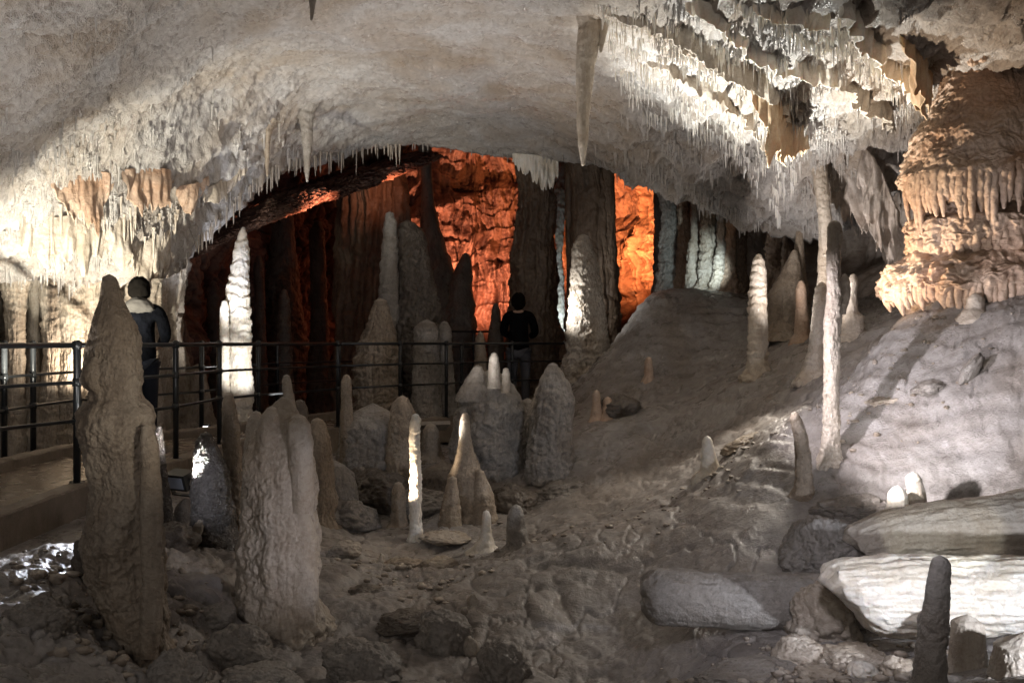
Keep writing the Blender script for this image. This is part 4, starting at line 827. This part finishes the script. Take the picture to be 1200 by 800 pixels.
def person(loc, rot, sc, label, coat, legs, hood, armsup=0.0, turn=0.0):
    """1.72 m tall figure facing local +Y"""
    root = empty('person', loc, label, 'person')
    # arm joints
    def arm(s):
        sh = (s*.185, 0, 1.42); el = (s*.255, -.02+.08*armsup, 1.15); wr = (s*(.245-.13*armsup), .06+.24*armsup, .93+.20*armsup); return sh, el, wr
    V = [(0, 0, .95)]; E = []; R = [(.135, .10)]
    ch = chain(V, E, R, 0, [(0, .0, 1.12, .125, .095), (0, -.01, 1.30, .145, .10), (0, -.01, 1.42, .10, .075)]); 
    nk = chain(V, E, R, ch, [(0, -.005, 1.49, .052), (0, .005, 1.55, .058), (0, .015, 1.60, .088, .092), (0, .012, 1.655, .085, .095), (0, .0, 1.70, .052, .06)])
    hi = len(V)-3
    chain(V, E, R, hi, [(turn*.03, .098, 1.605, .017)])                         # nose
    for s in (-1, 1):
        chain(V, E, R, hi, [(s*.088, .0, 1.61, .02)])                    # ears
        sh, el, wr = arm(s)
        w_ = chain(V, E, R, ch, [(*sh, .062), (*el, .046), (*wr, .030)])
        fw = np.array(wr)-np.array(el); fw /= np.linalg.norm(fw)
        palm = np.array(wr)+fw*.055; pi = chain(V, E, R, w_, [(*palm, .026, .034)])
        side = np.array([0, 1.0, 0])-fw*fw[1]; side /= np.linalg.norm(side)+1e-9; inn = np.cross(fw, side)*s
        hip = (s*.09, 0, .90); chain(V, E, R, 0, [(*hip, .092), (s*.10, .012, .50, .060), (s*.105, -.01, .10, .040), (s*.105, .05, .045, .038), (s*.108, .13, .03, .030)])
    me = skinned(V, E, R); addpart(me, 'body', M['skin'], root, rot, sc)
    # fingers, each a chain rooted in the palm
    mb = MB()
    for s in (-1, 1):
        sh, el, wr = arm(s); fw = np.array(wr)-np.array(el); fw /= np.linalg.norm(fw)
        side = np.array([0, 1.0, 0])-fw*fw[1]; side /= np.linalg.norm(side)+1e-9; inn = np.array([-s, 0, 0])-fw*fw[0]*-s; inn = inn/np.linalg.norm(inn)
        for k, (o_, l) in enumerate(((.030, .070), (.010, .080), (-.010, .074), (-.028, .058))):
            a = np.array(wr)+fw*.07+side*o_; b = a+fw*l*.5+inn*.008; c_ = b+fw*l*.3+inn*.018; d_ = c_+fw*l*.15+inn*.02
            mb.tube([a, b, c_, d_], [.0095, .0088, .008, .005], 8)
        a = np.array(wr)+fw*.03+side*.028; mb.tube([a, a+fw*.03+side*.022+inn*.01, a+fw*.058+side*.026+inn*.02], [.012, .010, .006], 8)
    f = mb.build('hands_tmp', M['skin']); me = f.data; bpy.data.objects.remove(f); addpart(me, 'fingers', M['skin'], root, rot, sc)
    for s in (-1, 1):
        mb = MB()
        for e in ((s*.032)+turn*.02,): mb.tube([(e, .088, 1.625), (e, .102, 1.625)], [.013, .006], 10)
        f = mb.build('eye', plain('eye', (.05, .03, .02), .2)); me = f.data; bpy.data.objects.remove(f); addpart(me, 'eye', me.materials[0], root, rot, sc)
    # coat
    V = [(0, 0, .80)]; E = []; R = [(.185, .15)]
    ch = chain(V, E, R, 0, [(0, 0, .98, .175, .14), (0, -.005, 1.15, .160, .13), (0, -.012, 1.32, .175, .13), (0, -.012, 1.44, .115, .095)])
    chain(V, E, R, ch, [(0, -.005, 1.50, .075)])
    for s in (-1, 1):
        sh, el, wr = arm(s); wr2 = np.array(el)*.08+np.array(wr)*.92
        chain(V, E, R, ch, [(*sh, .082), (*el, .066), (*wr2, .050)])
    addpart(skinned(V, E, R), 'coat', coat, root, rot, sc)
    V = [(0, 0, .93)]; E = []; R = [(.15, .12)]
    for s in (-1, 1): chain(V, E, R, 0, [(s*.095, 0, .84, .108), (s*.102, .012, .50, .078), (s*.105, -.008, .08, .062)])
    addpart(skinned(V, E, R), 'trousers', legs, root, rot, sc)
    for s in (-1, 1):
        V = [(s*.106, -.035, .05)]; E = []; R = [(.045)]; chain(V, E, R, 0, [(s*.107, .05, .045, .048), (s*.11, .15, .035, .038)])
        addpart(skinned(V, E, R), 'shoe', M['shoe'], root, rot, sc)
    # hair
    th = np.linspace(0, 2*math.pi, 40, endpoint=False)[:, None]; ph = np.linspace(0, math.pi, 26)[None]
    D = np.stack([np.cos(th)*np.sin(ph), np.sin(th)*np.sin(ph), np.cos(ph)+0*th], -1)
    r = 1+.20*fbm(D, 2.2, 3, seed=91)+.05*billow(D*np.array([1, 1, .3]), 9, 2, seed=92)
    h = D*r[..., None]*np.array([.106, .118, .134]); h[..., 2] = np.where(h[..., 2] < 0, h[..., 2]*1.15, h[..., 2]); h[..., :2] *= np.where(h[..., 2:3] < -.08, .8, 1)
    f = MB().grid(h+np.array([0, -.028, 1.632]), closed=True).build('hair', M['hair']); me = f.data; bpy.data.objects.remove(f); addpart(me, 'hair', M['hair'], root, rot, sc)
    if hood:
        h = D*(1+.16*fbm(D, 2.4, 3, seed=95)+.05*billow(D, 5, 2, seed=96))[..., None]*np.array([.145, .085, .082])
        h[..., 2] -= 1.3*h[..., 0]**2*6*.25; f = MB().grid(h+np.array([0, -.085, 1.475]), closed=True).build('hood', M['hood']); me = f.data; bpy.data.objects.remove(f); addpart(me, 'hood', M['hood'], root, rot, sc)
    return root
a = P(164, 400, 9.05); person((a[0], a[1], -1.08), .25, .985, 'person seen from behind in a navy coat with a beige hood', M['navy'], M['darkjeans'], True, .6)
a = P(608, 400, 14.4); person((a[0], a[1], -1.08), -.15, 1.06, 'person seen from behind in a black coat and grey trousers on the path', M['blackcoat'], M['jeans'], False, .8)
# ------------------------------------------------------------------ camera, world, lamps
cam = bpy.data.cameras.new('camera'); co = bpy.data.objects.new('camera', cam); COL.objects.link(co)
cam.sensor_width = 36; cam.lens = 36*F/1200; cam.clip_start = .05; cam.clip_end = 200
co.location = (0, 0, 0); co.rotation_euler = (math.radians(90), 0, 0); S.camera = co
w = bpy.data.worlds.new('World'); S.world = w; w.use_nodes = True
w.node_tree.nodes['Background'].inputs[0].default_value = (.95, .95, 1.0, 1); w.node_tree.nodes['Background'].inputs[1].default_value = .032
def lamp(kind, name, pos, target=None, energy=100, color=(1, 1, 1), size=40, blend=.4, r=.05):
    l = bpy.data.lights.new(name, kind); o = bpy.data.objects.new(name, l); COL.objects.link(o)
    o.location = Vector(pos); l.energy = energy; l.color = color
    if kind == 'SPOT': l.spot_size = math.radians(size); l.spot_blend = blend
    if kind == 'AREA': l.shape = 'DISK'; l.size = r
    else: l.shadow_soft_size = r
    if target is not None: o.rotation_euler = (Vector(target)-Vector(pos)).to_track_quat('-Z', 'Y').to_euler()
    return o
WARM = (1, .82, .62); WHITE = (1, .975, .93); COOL = (.83, .88, 1); RED = (1, .17, .035); ORANGE = (1, .33, .07)
# left wall and ceiling
lamp('SPOT', 'left_wall_lamp', P(110, 455, 9.55), P(95, 330, 9.9), 90, WARM, 160, .8, .06)
lamp('SPOT', 'left_ceiling_lamp', P(20, 470, 7.4), P(125, 240, 9.3), 850, (1, .95, .80), 84, .9, .03)
lamp('SPOT', 'left_ceiling_lamp_far', P(255, 395, 10.4), P(290, 165, 11.5), 110, COOL, 100, .9, .06)
lamp('SPOT', 'left_high_lamp', P(230, 560, 6.3), P(130, 60, 7.6), 330, (1, .97, .93), 110, 1, .04)
lamp('SPOT', 'left_near_fill', P(0, 560, 4.6), P(90, -20, 6.6), 300, (1, .97, .95), 125, 1, .05)  # added fill for the dark upper left ceiling
# centre and right ceiling
lamp('SPOT', 'right_ceiling_lamp', P(735, 500, 9.4), P(895, 70, 8.2), 3000, (1, 1, .94), 58, 1, .03)
lamp('SPOT', 'ceiling_wash', P(515, 520, 8.3), P(520, 60, 9.6), 740, (1, .94, .89), 105, 1, .2)
# flowstone and bank on the right
lamp('SPOT', 'flowstone_lamp', P(900, 400, 7.5), P(1110, 200, 7.3), 330, (1, .76, .54), 80, .8, .04)
lamp('SPOT', 'ridge_lamp', P(930, 330, 8.6), P(770, 570, 7.5), 190, (1, .90, .78), 62, .4, .04)
lamp('SPOT', 'fallen_column_lamp', np.array([2.5, 2.6, -.9]), P(1110, 680, 4.4), 200, COOL, 56, .4, .03)
lamp('SPOT', 'slope_lamp', P(985, 585, 5.3)+np.array([0,0,.22]), P(1175, 470, 6.3), 150, (1, .94, .97), 95, .9, .02)
lamp('SPOT', 'bank_lamp', P(820, 470, 6.0)+np.array([0,0,.5]), P(1060, 440, 6.9), 190, (.97, .92, 1), 75, .6, .03)
# show stalagmites
lamp('SPOT', 'white_stalagmite_lamp', P(345, 490, 9.9), P(281, 400, 11.2), 260, WHITE, 42, .6, .03)
lamp('SPOT', 'candle_lamp', P(448, 598, 7.6), P(487, 555, 7.8), 80, (1, .80, .58), 60, .5, .02)
lamp('SPOT', 'edge_lamp', P(637, 365, 13.15), P(690, 350, 13.3), 70, WHITE, 120, .9, .03)
lamp('SPOT', 'path_floodlight', np.array([-2.62, 5.75, -1.0]), P(62, 655, 4.95), 42, COOL, 60, .4, .03)
lamp('SPOT', 'wet_lamp', P(212, 570, 5.9), P(250, 570, 6.3), 5, COOL, 80, .5, .03)
lamp('SPOT', 'shoulder_fill', P(520, 700, 4.2), P(335, 600, 5.6), 36, (.97, .92, 1), 50, .9, .08)  # spot added to lift the broad cream stalagmite
lamp('SPOT', 'gap_lamp_near', P(610, 300, 12.9), P(640, 190, 13.9), 6, (.85, .97, 1), 60, .9, .05)
lamp('SPOT', 'stalactite_fill', P(760, 540, 7.6), P(686, 100, 8.0), 110, (1, .96, .85), 16, .8, .03)  # added narrow fill that brightens the long stalactite
lamp('SPOT', 'rubble_fill', (.9, 2.6, .1), P(950, 700, 4.7), 110, (.90, .88, 1), 50, .9, .12)  # soft cool fill added over the lower right rocks
lamp('SPOT', 'rear_log_lamp', P(1150, 640, 3.3), P(1100, 618, 5.2), 60, (.97, 1, .93), 20, .25, .02)
lamp('SPOT', 'front_left_fill', P(430, 740, 3.2)+np.array([0,0,.7]), P(140, 450, 4.6), 55, (1, .92, .80), 40, 1, .1)  # added warm fill on the tall bulbous stalagmite
lamp('SPOT', 'slab_lamp_right', P(475, 235, 16.2), P(440, 205, 17), 90, (1, .34, .17), 95, .9, .1)
# far chamber
lamp('SPOT', 'red_lamp', P(530, 390, 22.9), P(555, 270, 25), 1500, (1, .36, .19), 120, .6, .06)
lamp('SPOT', 'right_wall_fill', P(915, 455, 8.6)+np.array([0,0,.3]), P(975, 220, 10), 280, (1, .93, .90), 75, .9, .05)  # extra spot added to brighten the right wall
lamp('SPOT', 'orange_lamp', P(730, 310, 21.0), P(738, 262, 23), 1500, (1, .34, .11), 120, .9, .06)
lamp('SPOT', 'slab_lamp', P(430, 262, 14.9), P(335, 242, 15.3), 420, (1, .37, .20), 62, .9, .1)
lamp('SPOT', 'red_column_lamp', P(245, 370, 12.0), P(211, 330, 12.4), 8, RED, 40, .9, .05)
lamp('SPOT', 'columns_lamp', P(838, 330, 12.6), P(828, 312, 13.8), 110, (.78, .96, 1), 45, .9, .05)
lamp('SPOT', 'gap_lamp', P(655, 420, 16.4), P(655, 300, 18), 120, (.8, .95, 1), 60, .8, .05)
# soft fill added behind the camera to brighten the foreground rock
lamp('AREA', 'fill_light', (-1.5, -2.5, 1.6), (0, 8, -.6), 72, (1, .92, .86), r=2.2)
S.cycles.use_denoising = True; S.cycles.denoiser = 'OPENIMAGEDENOISE'; S.cycles.max_bounces = 5; S.cycles.diffuse_bounces = 3
S.cycles.sample_clamp_indirect = 4; S.cycles.caustics_reflective = False; S.cycles.caustics_refractive = False
S.view_settings.view_transform = 'Standard'; S.view_settings.look = 'None'; S.view_settings.exposure = 0; S.view_settings.gamma = 1
